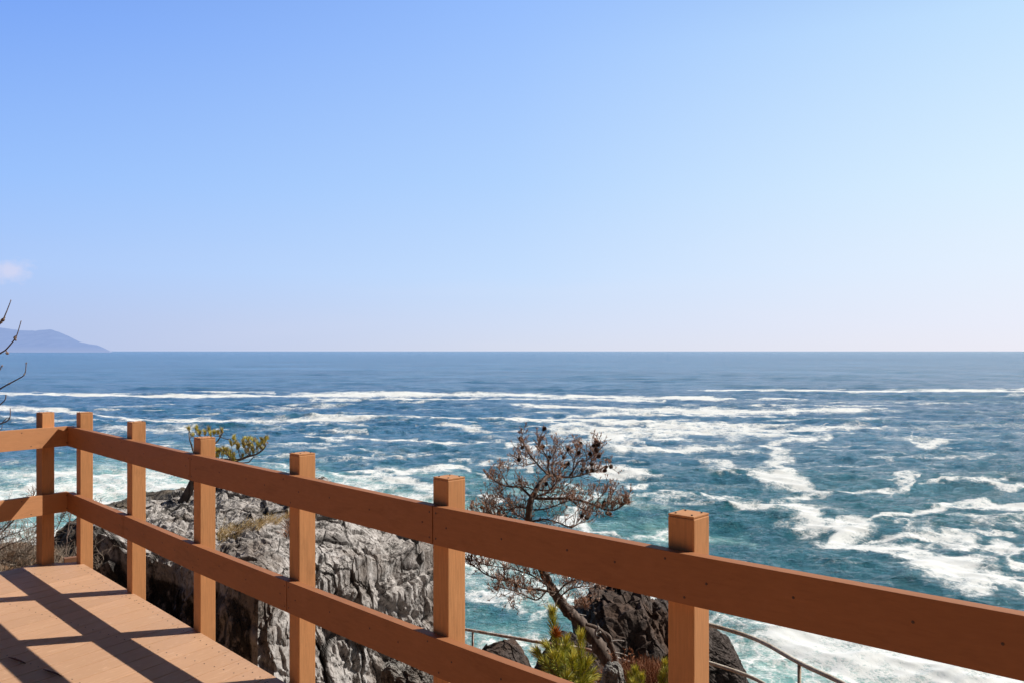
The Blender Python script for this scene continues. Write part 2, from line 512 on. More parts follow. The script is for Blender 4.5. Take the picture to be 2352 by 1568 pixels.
def build_sea():
    tx = np.concatenate([np.linspace(-2.2, -.72, 70, endpoint=False), np.linspace(-.72, .72, 1000), np.linspace(.72, 2.2, 71)[1:]])
    v = np.concatenate([np.linspace(2.4, .45, 60, endpoint=False), np.linspace(.45, .10, 560, endpoint=False),
                        np.linspace(.10, .02, 300, endpoint=False), np.linspace(.02, .0002, 90)])
    Y = 12.0 / v
    X2 = tx[:, None] * Y[None, :]; Y2 = np.repeat(Y[None, :], len(tx), 0)
    sp = np.gradient(Y); sp = np.abs(sp)[None, :]
    Z = np.zeros_like(X2); DX = np.zeros_like(X2); DY = np.zeros_like(X2)
    r = np.random.default_rng(5)
    for i in range(100):
        L = 0.55 * (34 / .55) ** ((i + r.random()) / 100)
        ang = math.atan2(-1, -.25) + r.normal() * (.55 if L < 8 else .28)
        k = 2 * math.pi / L
        a = .0050 * L ** .92 * (1.9 if L < 5 else 1.0) if L < 12 else .0050 * 12 ** .92 * (L / 12) ** .25
        a *= .6 + .8 * r.random()
        ph = r.random() * 6.28
        fade = np.clip(L / (sp * 2.6) - .55, 0, 1)
        arg = k * (X2 * math.cos(ang) + Y2 * math.sin(ang)) + ph
        A = a * fade
        Z += A * np.sin(arg)
        c = A * np.cos(arg) * .75
        DX += c * math.cos(ang); DY += c * math.sin(ang)
    # local sea state varies
    amp = .72 + .30 * fbm(X2 / 30, Y2 / 45, X2 * 0, 2, 3)
    Z *= amp; DX *= amp; DY *= amp
    px = 1176 + F * X2 / Y2; py = 806 + F * 12 / Y2
    dep = py - 806
    ly = np.log(np.maximum(dep, .5)) * 7
    lx = px / (40 + dep * .25)
    w1 = fbm(px / 90, ly * 1.6, px * 0, 4, 40); w2 = fbm(px / 130, ly * 1.9, px * 0 + 7, 4, 60)
    w4 = fbm(px / 420, ly * 1.2, px * 0 + 9, 3, 66); kk = sstep(90, 230, dep)
    w3 = fbm(px / 28, ly * 6, px * 0 + 3, 3, 44)
    wx = px + w1 * (45 + dep * .12); wy = py + w4 * 5 * (1 - kk) + w2 * (1.0 + dep * .065 * kk + dep * .012) + w3 * (.5 + dep * .02)
    foam = seg_field(wx, wy, FOAM, 1.0)
    aer = seg_field(px + w1 * 40, py + w2 * dep * .07, AER, .6)
    # loose background streaks
    st = fbm(px / 210, ly * 3.6, px * 0 + 2, 5, 80)
    band = sstep(70, 130, dep) * (1 - sstep(330, 520, dep))
    st2 = fbm(px / 120, ly * 9, px * 0 + 5, 4, 85)
    foam = np.maximum(foam, np.clip((st - .16) * 1.8, 0, .38) * band)
    foam = np.maximum(foam, np.clip((st2 - .22) * 2.4, 0, .50) * sstep(80, 125, dep) * (1 - sstep(240, 330, dep)))
    foam = np.maximum(foam, np.clip((st2 - .30) * 2.2, 0, .5) * sstep(30, 60, dep) * .6)
    # lace inside the aerated water
    foam = np.maximum(foam, aer * (.66 + .12 * fbm(X2 / 6, Y2 / 9, X2 * 0, 3, 90)))
    # crests push the foam up a little, troughs open it
    foam = foam + np.clip(Z, -.3, .3) * .25 * (foam > .05)
    P = np.stack([X2 + DX, Y2 + DY, SEA + Z], -1)
    far = np.clip(1 - dep / 380, 0, 1)
    t = NT('sea_water'); g = t.n('ShaderNodeNewGeometry').outputs['Position']
    A = lambda n: t.n('ShaderNodeAttribute', attribute_name=n).outputs['Fac']
    af, aa, ad, ah = A('foam'), A('aeration'), A('distance'), A('height')
    n1 = t.noise(t.scaled(g, (1, .62, 1)), .42, 6, .62, .35)
    n2 = t.noise(t.scaled(g, (1, .7, 1)), 2.1, 5, .65, .3)
    n4 = t.noise(g, 7.5, 5, .7, .3)
    # lace: cell borders with warped coordinates
    wv = t.n('ShaderNodeTexNoise', ins={'Scale': .9, 'Detail': 3.0, 'Roughness': .6}); t.nt.links.new(g, wv.inputs['Vector'])
    va = t.n('ShaderNodeVectorMath', operation='MULTIPLY_ADD'); t.nt.links.new(wv.outputs['Color'], va.inputs[0])
    va.inputs[1].default_value = (1.9, 1.9, 0); t.nt.links.new(g, va.inputs[2])
    def lace(scale, wdt):
        vo = t.n('ShaderNodeTexVoronoi', feature='DISTANCE_TO_EDGE', ins={'Scale': scale}); t.nt.links.new(t.scaled(va.outputs[0], (1, .6, 0)), vo.inputs['Vector'])
        return t.ramp(vo.outputs['Distance'], [(0, 1), (wdt, .35), (wdt * 3, 0)])
    lc = t.math('MAXIMUM', lace(.42, .045), t.math('MULTIPLY', lace(1.25, .07), .8))
    n0 = t.noise(t.scaled(g, (1, .5, 1)), .13, 3, .5)
    kf = t.ramp(ad, [(.25, 1), (.75, .45)])
    sn = t.math('ADD', t.math('MULTIPLY', t.math('SUBTRACT', n1, .5), 1.0), t.math('MULTIPLY', t.math('SUBTRACT', n0, .5), .45))
    sn = t.math('ADD', sn, t.math('MULTIPLY', t.math('SUBTRACT', n2, .5), .8))
    s = t.math('ADD', af, t.math('MULTIPLY', sn, kf))
    s = t.math('ADD', s, t.math('MULTIPLY', t.math('MULTIPLY', lc, .34), t.ramp(af, [(.2, 0), (.5, 1)])))
    s = t.math('ADD', s, t.math('MULTIPLY', t.math('SUBTRACT', n4, .5), t.math('ADD', .55, t.math('MULTIPLY', kf, .75))))
    fm = t.ramp(s, [(.22, 0), (.42, .07), (.58, .24), (.74, .58), (.90, .90), (1.08, 1)])
    fm = t.math('MULTIPLY', fm, t.ramp(af, [(.04, 0), (.22, 1)]))
    # water colour
    patch = t.noise(t.scaled(g, (.25, 1, 1)), .012, 4, .6)
    patch2 = t.noise(t.scaled(g, (.5, 1, 1)), .09, 5, .65)
    deep = t.mix(t.ramp(patch, [(.35, 0), (.65, 1)]), (.038, .160, .310), (.070, .225, .410))
    near = t.mix(t.ramp(patch2, [(.35, 0), (.7, 1)]), (.024, .148, .200), (.065, .235, .300))
    c = t.mix(t.ramp(ad, [(.15, 0), (.65, 1)]), near, deep)
    f1_ = t.noise(t.scaled(g, (.035, .012, 1)), 1.0, 9, .72)
    f2_ = t.noise(t.scaled(g, (.16, .06, 1)), 1.0, 8, .72)
    fv = t.math('ADD', t.math('MULTIPLY', f1_, .6), t.math('MULTIPLY', f2_, .5))
    c = t.mix(t.math('MULTIPLY', t.ramp(fv, [(.44, 1), (.62, 0)]), t.ramp(ad, [(.5, 0), (.75, .5)])), c, (.010, .08, .21))
    teal = t.mix(n1, (.08, .39, .37), (.42, .78, .73))
    at = t.math('ADD', aa, t.math('MULTIPLY', t.math('SUBTRACT', n1, .5), .9))
    c = t.mix(t.ramp(at, [(.15, 0), (.9, 1)]), c, teal)
    c = t.mix(t.ramp(ah, [(.5, 0), (1, .35)]), c, (.018, .17, .16))
    # ripples
    r1 = t.noise(t.scaled(g, (.62, 1.45, 1), (0, 0, .25)), 1.9, 6, .66, .25)
    r2 = t.noise(t.scaled(g, (.7, 1.35, 1), (0, 0, .2)), .42, 5, .62)
    nb = t.bump(r2, .8, 1.5)
    nb = t.bump(r1, 1.0, .42, nb)
    fb = t.bump(t.math('ADD', fm, t.math('MULTIPLY', n2, .8)), .35, .08)
    P1 = t.n('ShaderNodeBsdfPrincipled', ins={'Base Color': c, 'Roughness': t.ramp(ad, [(.5, .07), (.95, .2)]), 'IOR': 1.333, 'Specular IOR Level': t.ramp(ad, [(.3, .5), (.6, .42), (.85, .34), (.95, .22)]), 'Normal': nb})
    P2 = t.n('ShaderNodeBsdfPrincipled', ins={'Base Color': t.mix(n2, (.78, .82, .82), (.93, .92, .89)), 'Roughness': .8, 'Normal': fb, 'Specular IOR Level': .15})
    ms = t.n('ShaderNodeMixShader', ins={0: fm, 1: P1.outputs[0], 2: P2.outputs[0]})
    mo = t.n('ShaderNodeOutputMaterial'); t.nt.links.new(ms.outputs[0], mo.inputs[0])
    hn = np.clip(Z / .55 * .5 + .5, 0, 1)
    o = grid_mesh('sea', P, t.mat, {'foam': foam, 'aeration': aer, 'distance': far, 'height': hn}, flip=False)
    tag(o, 'blue open sea with white foam streaks reaching the horizon', None, None, 'structure')


build_sea()


# ------------------------------------------------------------------ far headland
def build_headland():
    D = 9000.0
    sil = [(-900, 690), (-600, 700), (-300, 728), (-120, 742), (0, 750), (22, 753), (50, 757), (78, 758), (100, 756), (118, 755), (134, 760), (150, 767), (166, 773), (185, 783), (205, 787), (222, 790), (238, 797), (256, 806)]
    nx, ny = 420, 70
    xs = np.linspace(-900, 258, nx)
    hh = np.interp(xs, [p[0] for p in sil], [(806 - p[1]) / F * D for p in sil])
    X = (xs - 1176) / F * D
    vv = np.linspace(0, 1, ny)
    XX = np.repeat(X[:, None], ny, 1); V = np.repeat(vv[None, :], nx, 0)
    prof = np.sin(np.clip(V / .62, 0, 1) * math.pi / 2) ** .75 * np.where(V > .62, np.cos((V - .62) / .38 * math.pi / 2), 1)
    YY = D - 900 + V * 2600 + 0 * XX
    n = fbm(XX / 260, YY / 260, XX * 0, 5, 5); rg = 1 - np.abs(fbm(XX / 330, YY / 900, XX * 0 + 3, 4, 9)) * 2
    H = hh[:, None] * (prof * (1 + .09 * n) + .12 * (rg - .6) * prof * (1 - prof)) + 8 * n * prof
    Z = SEA + 12 * 0 + np.maximum(H, -3) * (YY / D)
    XX = XX * (YY / D)
    t = NT('headland_haze'); g = t.n('ShaderNodeNewGeometry').outputs['Position']
    sep = t.n('ShaderNodeSeparateXYZ'); t.nt.links.new(g, sep.inputs[0])
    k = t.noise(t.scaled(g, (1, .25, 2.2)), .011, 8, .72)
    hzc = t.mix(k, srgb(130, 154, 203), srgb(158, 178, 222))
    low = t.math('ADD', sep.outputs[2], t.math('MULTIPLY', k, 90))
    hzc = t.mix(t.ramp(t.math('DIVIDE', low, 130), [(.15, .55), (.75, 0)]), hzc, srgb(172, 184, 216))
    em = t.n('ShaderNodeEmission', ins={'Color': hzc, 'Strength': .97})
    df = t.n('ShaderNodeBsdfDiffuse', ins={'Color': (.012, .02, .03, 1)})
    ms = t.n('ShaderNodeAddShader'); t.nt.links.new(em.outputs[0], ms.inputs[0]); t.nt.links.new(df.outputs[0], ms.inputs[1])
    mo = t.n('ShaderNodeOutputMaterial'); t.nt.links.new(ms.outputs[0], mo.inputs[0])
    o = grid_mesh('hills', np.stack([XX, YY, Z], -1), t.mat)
    tag(o, 'hazy blue headland tapering into the sea on the horizon', None, None, 'structure')


build_headland()

# ------------------------------------------------------------------ deck
BD = Vector((.53, .848)); JD = Vector((-.848, .53))
C0 = Vector((-3.26, 6.25)); MD = Vector((-.69, .724)); LD = Vector((-.56, -.83))
C1 = Vector((-3.54, 6.20))
poly = [C0, C0 - MD * 13, Vector((-6.9, -3.3)), C1 + LD * 6.0, C1]


def clip(sub, P):
    # P given clockwise or not: find sign
    area = sum(P[i].x * P[(i + 1) % len(P)].y - P[(i + 1) % len(P)].x * P[i].y for i in range(len(P)))
    sg = 1 if area > 0 else -1
    out = sub
    for i in range(len(P)):
        a, b = P[i], P[(i + 1) % len(P)]
        e = b - a; inp = out; out = []
        side = lambda p: sg * (e.x * (p.y - a.y) - e.y * (p.x - a.x))
        for j in range(len(inp)):
            p, q = inp[j], inp[(j + 1) % len(inp)]
            sp_, sq = side(p), side(q)
            if sp_ >= 0: out.append(p)
            if (sp_ >= 0) != (sq >= 0):
                out.append(p + (q - p) * (sp_ / (sp_ - sq)))
        if not out: return []
    return out


deck = empty('deck')
mb = MB(); screws = MB()
for k in range(-90, 90):
    j0 = k * .15 + .002; j1 = j0 + .1445
    rect = [JD * j0 - BD * 15, JD * j1 - BD * 15, JD * j1 + BD * 15, JD * j0 + BD * 15]
    pg = clip(rect, poly)
    if len(pg) >= 3:
        ar = sum(pg[i].x * pg[(i + 1) % len(pg)].y - pg[(i + 1) % len(pg)].x * pg[i].y for i in range(len(pg)))
        if ar < 0: pg = pg[::-1]
        mb.prism(pg, -.025, 0)
pin = [C0, C0 - MD * 13, Vector((-6.9, -3.3)), C1 + LD * 6.0, C1]


def inside(p):
    return len(clip([p, p + Vector((.001, 0)), p + Vector((0, .001))], pin)) >= 3


B0 = BD.dot(W(36, 1390, 5.17).xy)
for k in range(-60, 60):
    for s_ in (.035, .112):
        jj = k * .15 + s_
        for r_ in range(-9, 9):
            p = JD * jj + BD * (B0 + r_ * .47 + random.uniform(-.004, .004))
            if p.y > 1.5 and inside(p): mb.disc((p.x, p.y, 0.0002), (0, 0, 1), .0036, 1)
        # the row along the outer edge
        den = BD.dot(Vector((-MD.y, MD.x)))
        nn = Vector((-MD.y, MD.x))
        e0 = C0 - Vector((.724, .69)) * .055
        tt = (nn.dot(e0) - nn.dot(JD * jj)) / den
        p = JD * jj + BD * tt
        if p.y > 1.5 and inside(p): mb.disc((p.x, p.y, 0.0002), (0, 0, 1), .0038, 1)
boards = mb.build('deck_boards', [M_DECK, M_SCREW], deck)
class Each:
    def __init__(s, name): s.name = name
    def prism(s, *a):
        m = MB(); m.prism(*a); m.build(s.name, M_FRAME, deck)
    def build(s, *a): pass


fr = Each('joist')


def beam(m, a, b, w, z0, z1, out):
    a = Vector(a); b = Vector(b); o = Vector(out) * w
    m.prism([a, b, b + o, a + o] if (b - a).x * o.y - (b - a).y * o.x > 0 else [a, a + o, b + o, b], z0, z1)


OUT = Vector((.724, .69)); OUTL = Vector((-.83, .56))
beam(fr, C0 - OUT * .06, C0 - OUT * .06 - MD * 12.9, .045, -.20, -.027, OUT)
beam(fr, C1 - OUTL * .06, C1 - OUTL * .06 + LD * 5.9, .045, -.20, -.027, OUTL)
for i in range(1, 9):
    a = C0 - OUT * (.1 + .6 * i); beam(fr, a + LD * .3, a - MD * 10, .045, -.18, -.027, OUT)
beam(fr, Vector((-3.44, 6.36)), Vector((-3.36, 6.42)), .05, -.06, -.004, Vector((-.6, .8)))
fr.build('deck_frame', M_FRAME, deck)
sp_ = Each('support_post')
for d_ in (0.6, 3.0, 5.4, 7.8):
    for o_ in (.3, 2.4):
        c = C0 - MD * d_ - OUT * o_
        sp_.prism([c + Vector((-.06, -.06)), c + Vector((.06, -.06)), c + Vector((.06, .06)), c + Vector((-.06, .06))], -3.2, -.205)
sp_.build('deck_support', M_FRAME, deck)
tag(deck, 'tan composite deck with grooved boards striped by railing shadows', 'deck')

# ------------------------------------------------------------------ railing
railing = empty('timber_railing', (-3.3, 6.2, 0))
RL = Vector((-3.3, 6.2, 0))


def topz(h): return EYE - h


D34 = Vector((-.697, .717)).normalized()
p4 = Vector((-1.760, 4.67))
posts = {  # front corner, direction along the rail, depth of the top below the eye
    8: (Vector((1.345, 1.755)), .491), 7: (Vector((.539, 2.45)), .491), 6: (Vector((-.246, 3.18)), .491), 5: (Vector((-1.014, 3.94)), .491),
    4: (p4, .491), 3: (p4 + D34 * 1.05, .466), 2: (p4 + D34 * 2.10, .459)}
posts[9] = (posts[8][0] + Vector((.78, -.70)), .491)
order = [9, 8, 7, 6, 5, 4, 3, 2]


SCR = {}


def add_post(fc, d, out, htop, name='post'):
    """fc front corner, d along rail (away), out = outward"""
    w = .09; zt = topz(htop)
    m = MB()
    q = [fc, fc + out * w, fc + out * w + d * w, fc + d * w]
    if (q[1] - q[0]).x * (q[2] - q[1]).y - (q[1] - q[0]).y * (q[2] - q[1]).x < 0: q = q[::-1]
    q = [v - RL.xy for v in q]
    m.prism(q, -.45, zt - .007)
    po = m.build(name, M_POST, railing, bevel=.0035)
    c = sum(q, Vector((0, 0))) / 4
    q2 = [c + (v - c) * 1.0 for v in q]
    q2 = [c + (v - c) * .985 for v in q]
    m = MB(); m.prism([c + (v - c) * .95 for v in q], zt - .007, zt - .0055)
    m.prism(q2, zt - .0055, zt)
    cap = m.build('post_cap', M_POST, po, bevel=.0015)
    for v in q:
        s2 = c + (v - c) * .62
        if 'cap' not in SCR:
            m2 = MB(); m2.tube([(0, 0, 0), (0, 0, .003)], .0032, 7); sc_ = m2.build('screw', M_SCREW, po); SCR['cap'] = sc_.data
        else:
            sc_ = bpy.data.objects.new('screw', SCR['cap']); COL.objects.link(sc_); sc_.parent = po
        sc_.location = (s2.x, s2.y, zt)
    return po


for i, k in enumerate(order):
    fc, h = posts[k]
    nb_ = posts[order[i + 1]][0] if i + 1 < len(order) else fc + D34
    d = (nb_ - fc).normalized()
    if k == 2: d = D34
    out = Vector((d.y, -d.x))
    add_post(fc, d, out, h)

# left section
LC = Vector((-3.36, 6.28))                       # inner corner of the rails
p1 = Vector((-3.494, 6.152))
for i in range(4):
    add_post(p1 + LD * 1.05 * i, -LD, OUTL, .4575)


def rail_board(pl, inn, ztop, height=.148, th=.04, mat=None):
    """pl: list of xy points of the outer face (post side); inn: inward normal per point; ztop per point"""
    m = MB(); n = len(pl)
    vs = []
    for p, nn_, z in zip(pl, inn, ztop):
        q = p + nn_ * th
        for (a, zz_) in ((p, z), (q, z), (q, z - height), (p, z - height)):
            vs.append((a.x - RL.x, a.y - RL.y, zz_))
    fs = [(0, 1, 2, 3), tuple(4 * (n - 1) + i for i in (3, 2, 1, 0))]
    for i in range(n - 1):
        for k in range(4):
            a = 4 * i + k; b = 4 * i + (k + 1) % 4
            fs.append((a, a + 4, b + 4, b))
    m.add(vs, fs)
    # screws
    def at(i, u):
        p = pl[i].lerp(pl[i + 1], u) + inn[i].lerp(inn[i + 1], u) * th; z = ztop[i] * (1 - u) + ztop[i + 1] * u
        return p, inn[i], z
    for i in range(n - 1):
        L = (pl[i + 1] - pl[i]).length
        d_ = (pl[i + 1] - pl[i]).normalized()
        spots = []
        ends0 = (i == 0); ends1 = (i == n - 2)
        if L > .5:
            for u in (.055 if ends0 else .20, .38, .66, .90 if not ends1 else .93):
                spots.append((u * L, .46 + .05 * math.sin(7 * u + i)))
        for off, flag in ((.016, ends0), (L - .016, ends1)):
            if flag: spots += [(off, .17), (off, .83)]
        if not ends0: spots += [(.03, .16)]
        if not ends1: spots += [(L - .035, .86)]
        for s0, f_ in spots:
            p, nn_, z = at(i, s0 / L)
            m.disc((p.x - RL.x + nn_.x * .0004, p.y - RL.y + nn_.y * .0004, z - height * f_), (nn_.x, nn_.y, 0), .0042, 1)
    return m.build('rail', [mat or M_RAIL_SHADE, M_SCREW], railing, bevel=.003)


def node(k):
    fc, h = posts[k]
    i = order.index(k)
    nb_ = posts[order[i + 1]][0] if i + 1 < len(order) else fc + D34
    d = (nb_ - fc).normalized()
    return fc + d * .045, d


nodes = {}
for k in order:
    p, d = node(k)
    nodes[k] = p
inn = {}
for i, k in enumerate(order):
    a = nodes[order[max(i - 1, 0)]]; b = nodes[order[min(i + 1, len(order) - 1)]]
    d = (b - a).normalized(); inn[k] = Vector((-d.y, d.x))
# the corner end of the long rails (outer face)
dc = (nodes[2] - nodes[3]).normalized(); nc = Vector((-dc.y, dc.x))
CO = LC - nc * .04
CO = nodes[2] + dc * max(.05, (CO - nodes[2]).dot(dc))
hu = {9: .597, 8: .597, 7: .5945, 6: .595, 5: .588, 4: .581, 3: .575, 2: .570, 'c': .568}
hl = {9: 1.112, 8: 1.112, 7: 1.107, 6: 1.099, 5: 1.095, 4: 1.086, 3: 1.075, 2: 1.069, 'c': 1.067}


def run(keys, hh):
    pl = []; ii = []; zz_ = []
    for k in keys:
        if k == 'c': pl.append(CO); ii.append(nc); zz_.append(topz(hh['c']))
        else: pl.append(nodes[k].copy()); ii.append(inn[k]); zz_.append(topz(hh[k]))
    # open a thin joint
    d0 = (pl[1] - pl[0]).normalized(); d1 = (pl[-2] - pl[-1]).normalized()
    pl[0] = pl[0] + d0 * .0026; pl[-1] = pl[-1] + d1 * .0026
    rail_board(pl, ii, zz_)


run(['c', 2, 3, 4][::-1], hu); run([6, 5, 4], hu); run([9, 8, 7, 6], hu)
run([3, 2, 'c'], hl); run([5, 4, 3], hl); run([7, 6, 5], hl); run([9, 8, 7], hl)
nl = -OUTL
for h in (.568, 1.064):
    a = LC - nl * .04 + LD * .004
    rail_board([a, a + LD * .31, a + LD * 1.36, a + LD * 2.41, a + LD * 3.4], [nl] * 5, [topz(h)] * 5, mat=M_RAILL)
tag(railing, 'reddish brown two-rail timber railing with square capped posts around the deck', 'railing')

# two dry pine needles / twigs lying on the boards
t = NT('twig_bark'); M_TWIGR = t.out((.12, .035, .02), .7)
for (a, b, lb) in (((20, 1508), (58, 1522), 'short dark twig lying in the rail shadow on the deck'),
                   ((100, 1536), (141, 1551.5), 'short reddish twig lying on the sunlit deck boards')):
    pa, pb = WH(*a, EYE - .006), WH(*b, EYE - .006)
    m = MB(); mid = (pa + pb) / 2 + Vector((.004, .003, 0))
    m.tube([pa, pa.lerp(mid, .5), mid, mid.lerp(pb, .5) + Vector((0, .002, 0)), pb], [.003, .0045, .0045, .004, .0025], 5)
    tag(m.build('twig', M_TWIGR, smooth=True), lb, 'twig', 'twigs on the deck')


# ------------------------------------------------------------------ rocks
def mat_rock(name, cols, dark_side=None, lichen=(.02, .017, .015), tint=(.22, .175, .145), sc=1.0, bands=False):
    t = NT(name); ge = t.n('ShaderNodeNewGeometry'); g = ge.outputs['Position']
    A = lambda n: t.n('ShaderNodeAttribute', attribute_name=n).outputs['Fac']
    crack = A('crack')
    n0 = t.noise(g, 1.3 * sc, 6, .65, 0)
    vert = t.scaled(g, (1, 1, .35))
    n1 = t.noise(vert, 4.5 * sc, 8, .72, 0)
    n2 = t.noise(g, 20 * sc, 8, .75)
    n3 = t.noise(g, 75 * sc, 4, .7)
    c = t.mix(t.ramp(n1, [(.30, 0), (.68, 1)]), cols[0], cols[1])
    c = t.mix(t.ramp(n2, [(.48, 0), (.66, .75)]), c, cols[2])
    c = t.mix(t.ramp(n0, [(.50, 0), (.62, .8)]), c, tint)
    spots = t.math('ADD', t.math('MULTIPLY', n2, .75), t.math('MULTIPLY', n1, .45))
    c = t.mix(t.ramp(spots, [(.50, .9), (.58, 0)]), c, lichen)
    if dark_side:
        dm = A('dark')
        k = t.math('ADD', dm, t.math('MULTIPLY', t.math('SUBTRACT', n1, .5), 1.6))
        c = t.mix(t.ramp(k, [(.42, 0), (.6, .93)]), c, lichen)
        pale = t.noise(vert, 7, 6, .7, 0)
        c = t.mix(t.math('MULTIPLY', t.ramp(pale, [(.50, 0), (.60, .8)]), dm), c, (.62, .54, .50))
    c = t.mix(t.ramp(crack, [(0, .85), (.10, 0)]), c, tuple(x * .5 for x in lichen))
    c = t.mix(t.math('MULTIPLY', t.ramp(n3, [(.4, 0), (.7, 1)]), .25), c, tuple(x * .5 for x in cols[1]))
    h = t.math('ADD', t.math('MULTIPLY', n2, 1.0), t.math('MULTIPLY', n3, .35))
    h = t.math('ADD', h, t.math('MULTIPLY', n1, .8))
    return t.out(c, .85, t.bump(h, .7, .025 / sc ** .5), .25)


def build_main_rock():
    ring = [(-2.50, 8.15, -2.36), (-1.55, 9.75, -2.45), (-.93, 10.85, -2.62), (-.95, 11.7, -2.75), (-2.0, 13.0, -2.50), (-3.4, 13.6, -2.12),
            (-4.7, 13.2, -2.12), (-5.45, 11.9, -2.2), (-5.3, 10.7, -2.2), (-4.85, 9.75, -2.2), (-3.9, 9.15, -2.25), (-3.1, 8.55, -2.33)]
    ring = np.array(ring)
    L = np.linalg.norm(np.diff(np.vstack([ring, ring[:1]])[:, :2], axis=0), axis=1)
    cum = np.concatenate([[0], np.cumsum(L)])
    nu, nt, ns = 1200, 250, 330
    # denser where it is seen (first 2.7 m and last 4.5 m of the ring)
    wgt = np.interp(np.linspace(0, cum[-1], 400), [0, 3.2, 4.5, 9, 10, cum[-1]], [2.4, 2.4, .6, .6, 1.4, 2.4])
    cw = np.cumsum(wgt); cw = (cw - cw[0]) / (cw[-1] - cw[0])
    s = np.interp(np.linspace(0, 1, nu, endpoint=False), cw, np.linspace(0, cum[-1], 400))
    rp = np.vstack([ring, ring[:1]])
    rx, ry, rz = (np.interp(s, cum, rp[:, i]) for i in range(3))
    rz = rz + EYE
    cx, cy = -3.1, 10.9; cz = EYE - 2.03
    r = 1 - (1 - np.linspace(0.01, 1, nt)) ** 1.15
    Pt = np.zeros((nu, nt + ns, 3))
    bulge = .20 * (1 - r[None, :] ** 2)
    Pt[:, :nt, 0] = cx + (rx[:, None] - cx) * r; Pt[:, :nt, 1] = cy + (ry[:, None] - cy) * r
    Pt[:, :nt, 2] = rz[:, None] * r ** 1.5 + cz * (1 - r ** 1.5) + bulge * 0.5
    dpt = (np.linspace(0, 1, ns + 1)[1:]) ** 1.15 * 1.0
    depth = dpt * 3.6
    depth[-60:] += np.linspace(0, 1, 60) ** 2 * 5.5
    ox, oy = rx - cx, ry - cy; ol = np.hypot(ox, oy); ox /= ol; oy /= ol
    fl = .10 * depth
    Pt[:, nt:, 0] = rx[:, None] + ox[:, None] * fl; Pt[:, nt:, 1] = ry[:, None] + oy[:, None] * fl
    Pt[:, nt:, 2] = rz[:, None] - depth
    X, Y, Z = Pt[..., 0].copy(), Pt[..., 1].copy(), Pt[..., 2].copy()
    # displacement direction: up on the top, outward on the sides, blended at the rim
    k = np.zeros(nt + ns); k[:nt] = sstep(.82, 1.02, r) * .6; k[nt:] = .6 + .4 * sstep(0, .5, depth)
    k = k[None, :]
    nx, ny, nz = ox[:, None] * k, oy[:, None] * k, np.sqrt(np.maximum(1 - k * k, 0)) * np.ones_like(X)
    wx = fbm(X * 1.1, Y * 1.1, Z * 1.1, 3, 1); wy = fbm(X * 1.1 + 9, Y * 1.1, Z * 1.1, 3, 2); wz = fbm(X * 1.1, Y * 1.1 + 9, Z * 1.1, 3, 4)
    side = k ** 1.5
    a, b, c = X + wx * .05, Y + wy * .05, Z + wz * .05
    # bedding planes: tops break into thin sloping slabs, sides into upright shards
    zs = 1.0 * side + 2.6 * (1 - side)
    tilt = a * .35 + b * .12
    v1, e1 = cells(a * 1.15, b * 1.15, (c * .50) * zs + tilt, 10)
    v2, e2 = cells(a * 2.9 + 3, b * 2.9, (c * 1.25) * zs + tilt * 2.2, 20)
    v3, e3 = cells(X * 7.5 + 3, Y * 7.5, (Z * 3.4) * zs + (X * .35 + Y * .12) * 4.5, 30)
    v4, e4 = cells(a * 18 + 3, b * 18, (c * 10) * zs + tilt * 9, 35)
    low = fbm(X * .5, Y * .5, Z * .4, 3, 50)
    fine = fbm(X * 14, Y * 14, Z * 9, 3, 70)
    amp = .55 + .45 * side
    zf = c * zs + tilt * .8
    f1 = facets(a * .9, b * .9, zf * .55, 11, 5); f2 = facets(a * 2.4, b * 2.4, zf * 1.3, 12, 5); zr = Z * zs + (X * .35 + Y * .12) * .8; f3 = facets(X * 6, Y * 6, zr * 3.6, 13, 5, .1); f4 = facets(X * 15, Y * 15, zr * 9, 14, 4, .1)
    d = low * .16 + (f1 * .19 + f2 * .10 + f3 * .036 + f4 * .015 + v1 * .10 + v2 * .055 + v3 * .022 + v4 * .008) * amp + fine * .010
    d -= .02 * (1 - sstep(0, .05, e1))
    # the near edge crumbles lower
    Pt[..., 0] += nx * d; Pt[..., 1] += ny * d; Pt[..., 2] += nz * d
    crack = np.minimum(np.minimum(e1 * 2.2, e2 * 3.0), 1) + .07 * (fbm(X * 5, Y * 5, Z * 3, 2, 8) + .3)
    cav = (low * 0 + f2 * .5 + f3 * .5)
    crack = np.where(cav < -.75, crack * .4, crack)
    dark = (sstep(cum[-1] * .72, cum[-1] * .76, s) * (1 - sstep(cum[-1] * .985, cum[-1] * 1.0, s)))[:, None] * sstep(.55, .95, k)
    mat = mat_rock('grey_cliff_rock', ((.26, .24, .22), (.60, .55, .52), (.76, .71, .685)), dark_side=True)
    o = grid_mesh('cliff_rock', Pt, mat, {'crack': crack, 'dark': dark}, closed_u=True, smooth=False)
    tag(o, 'big fractured grey rock outcrop with black lichen below the deck railing', 'rock')


build_main_rock()


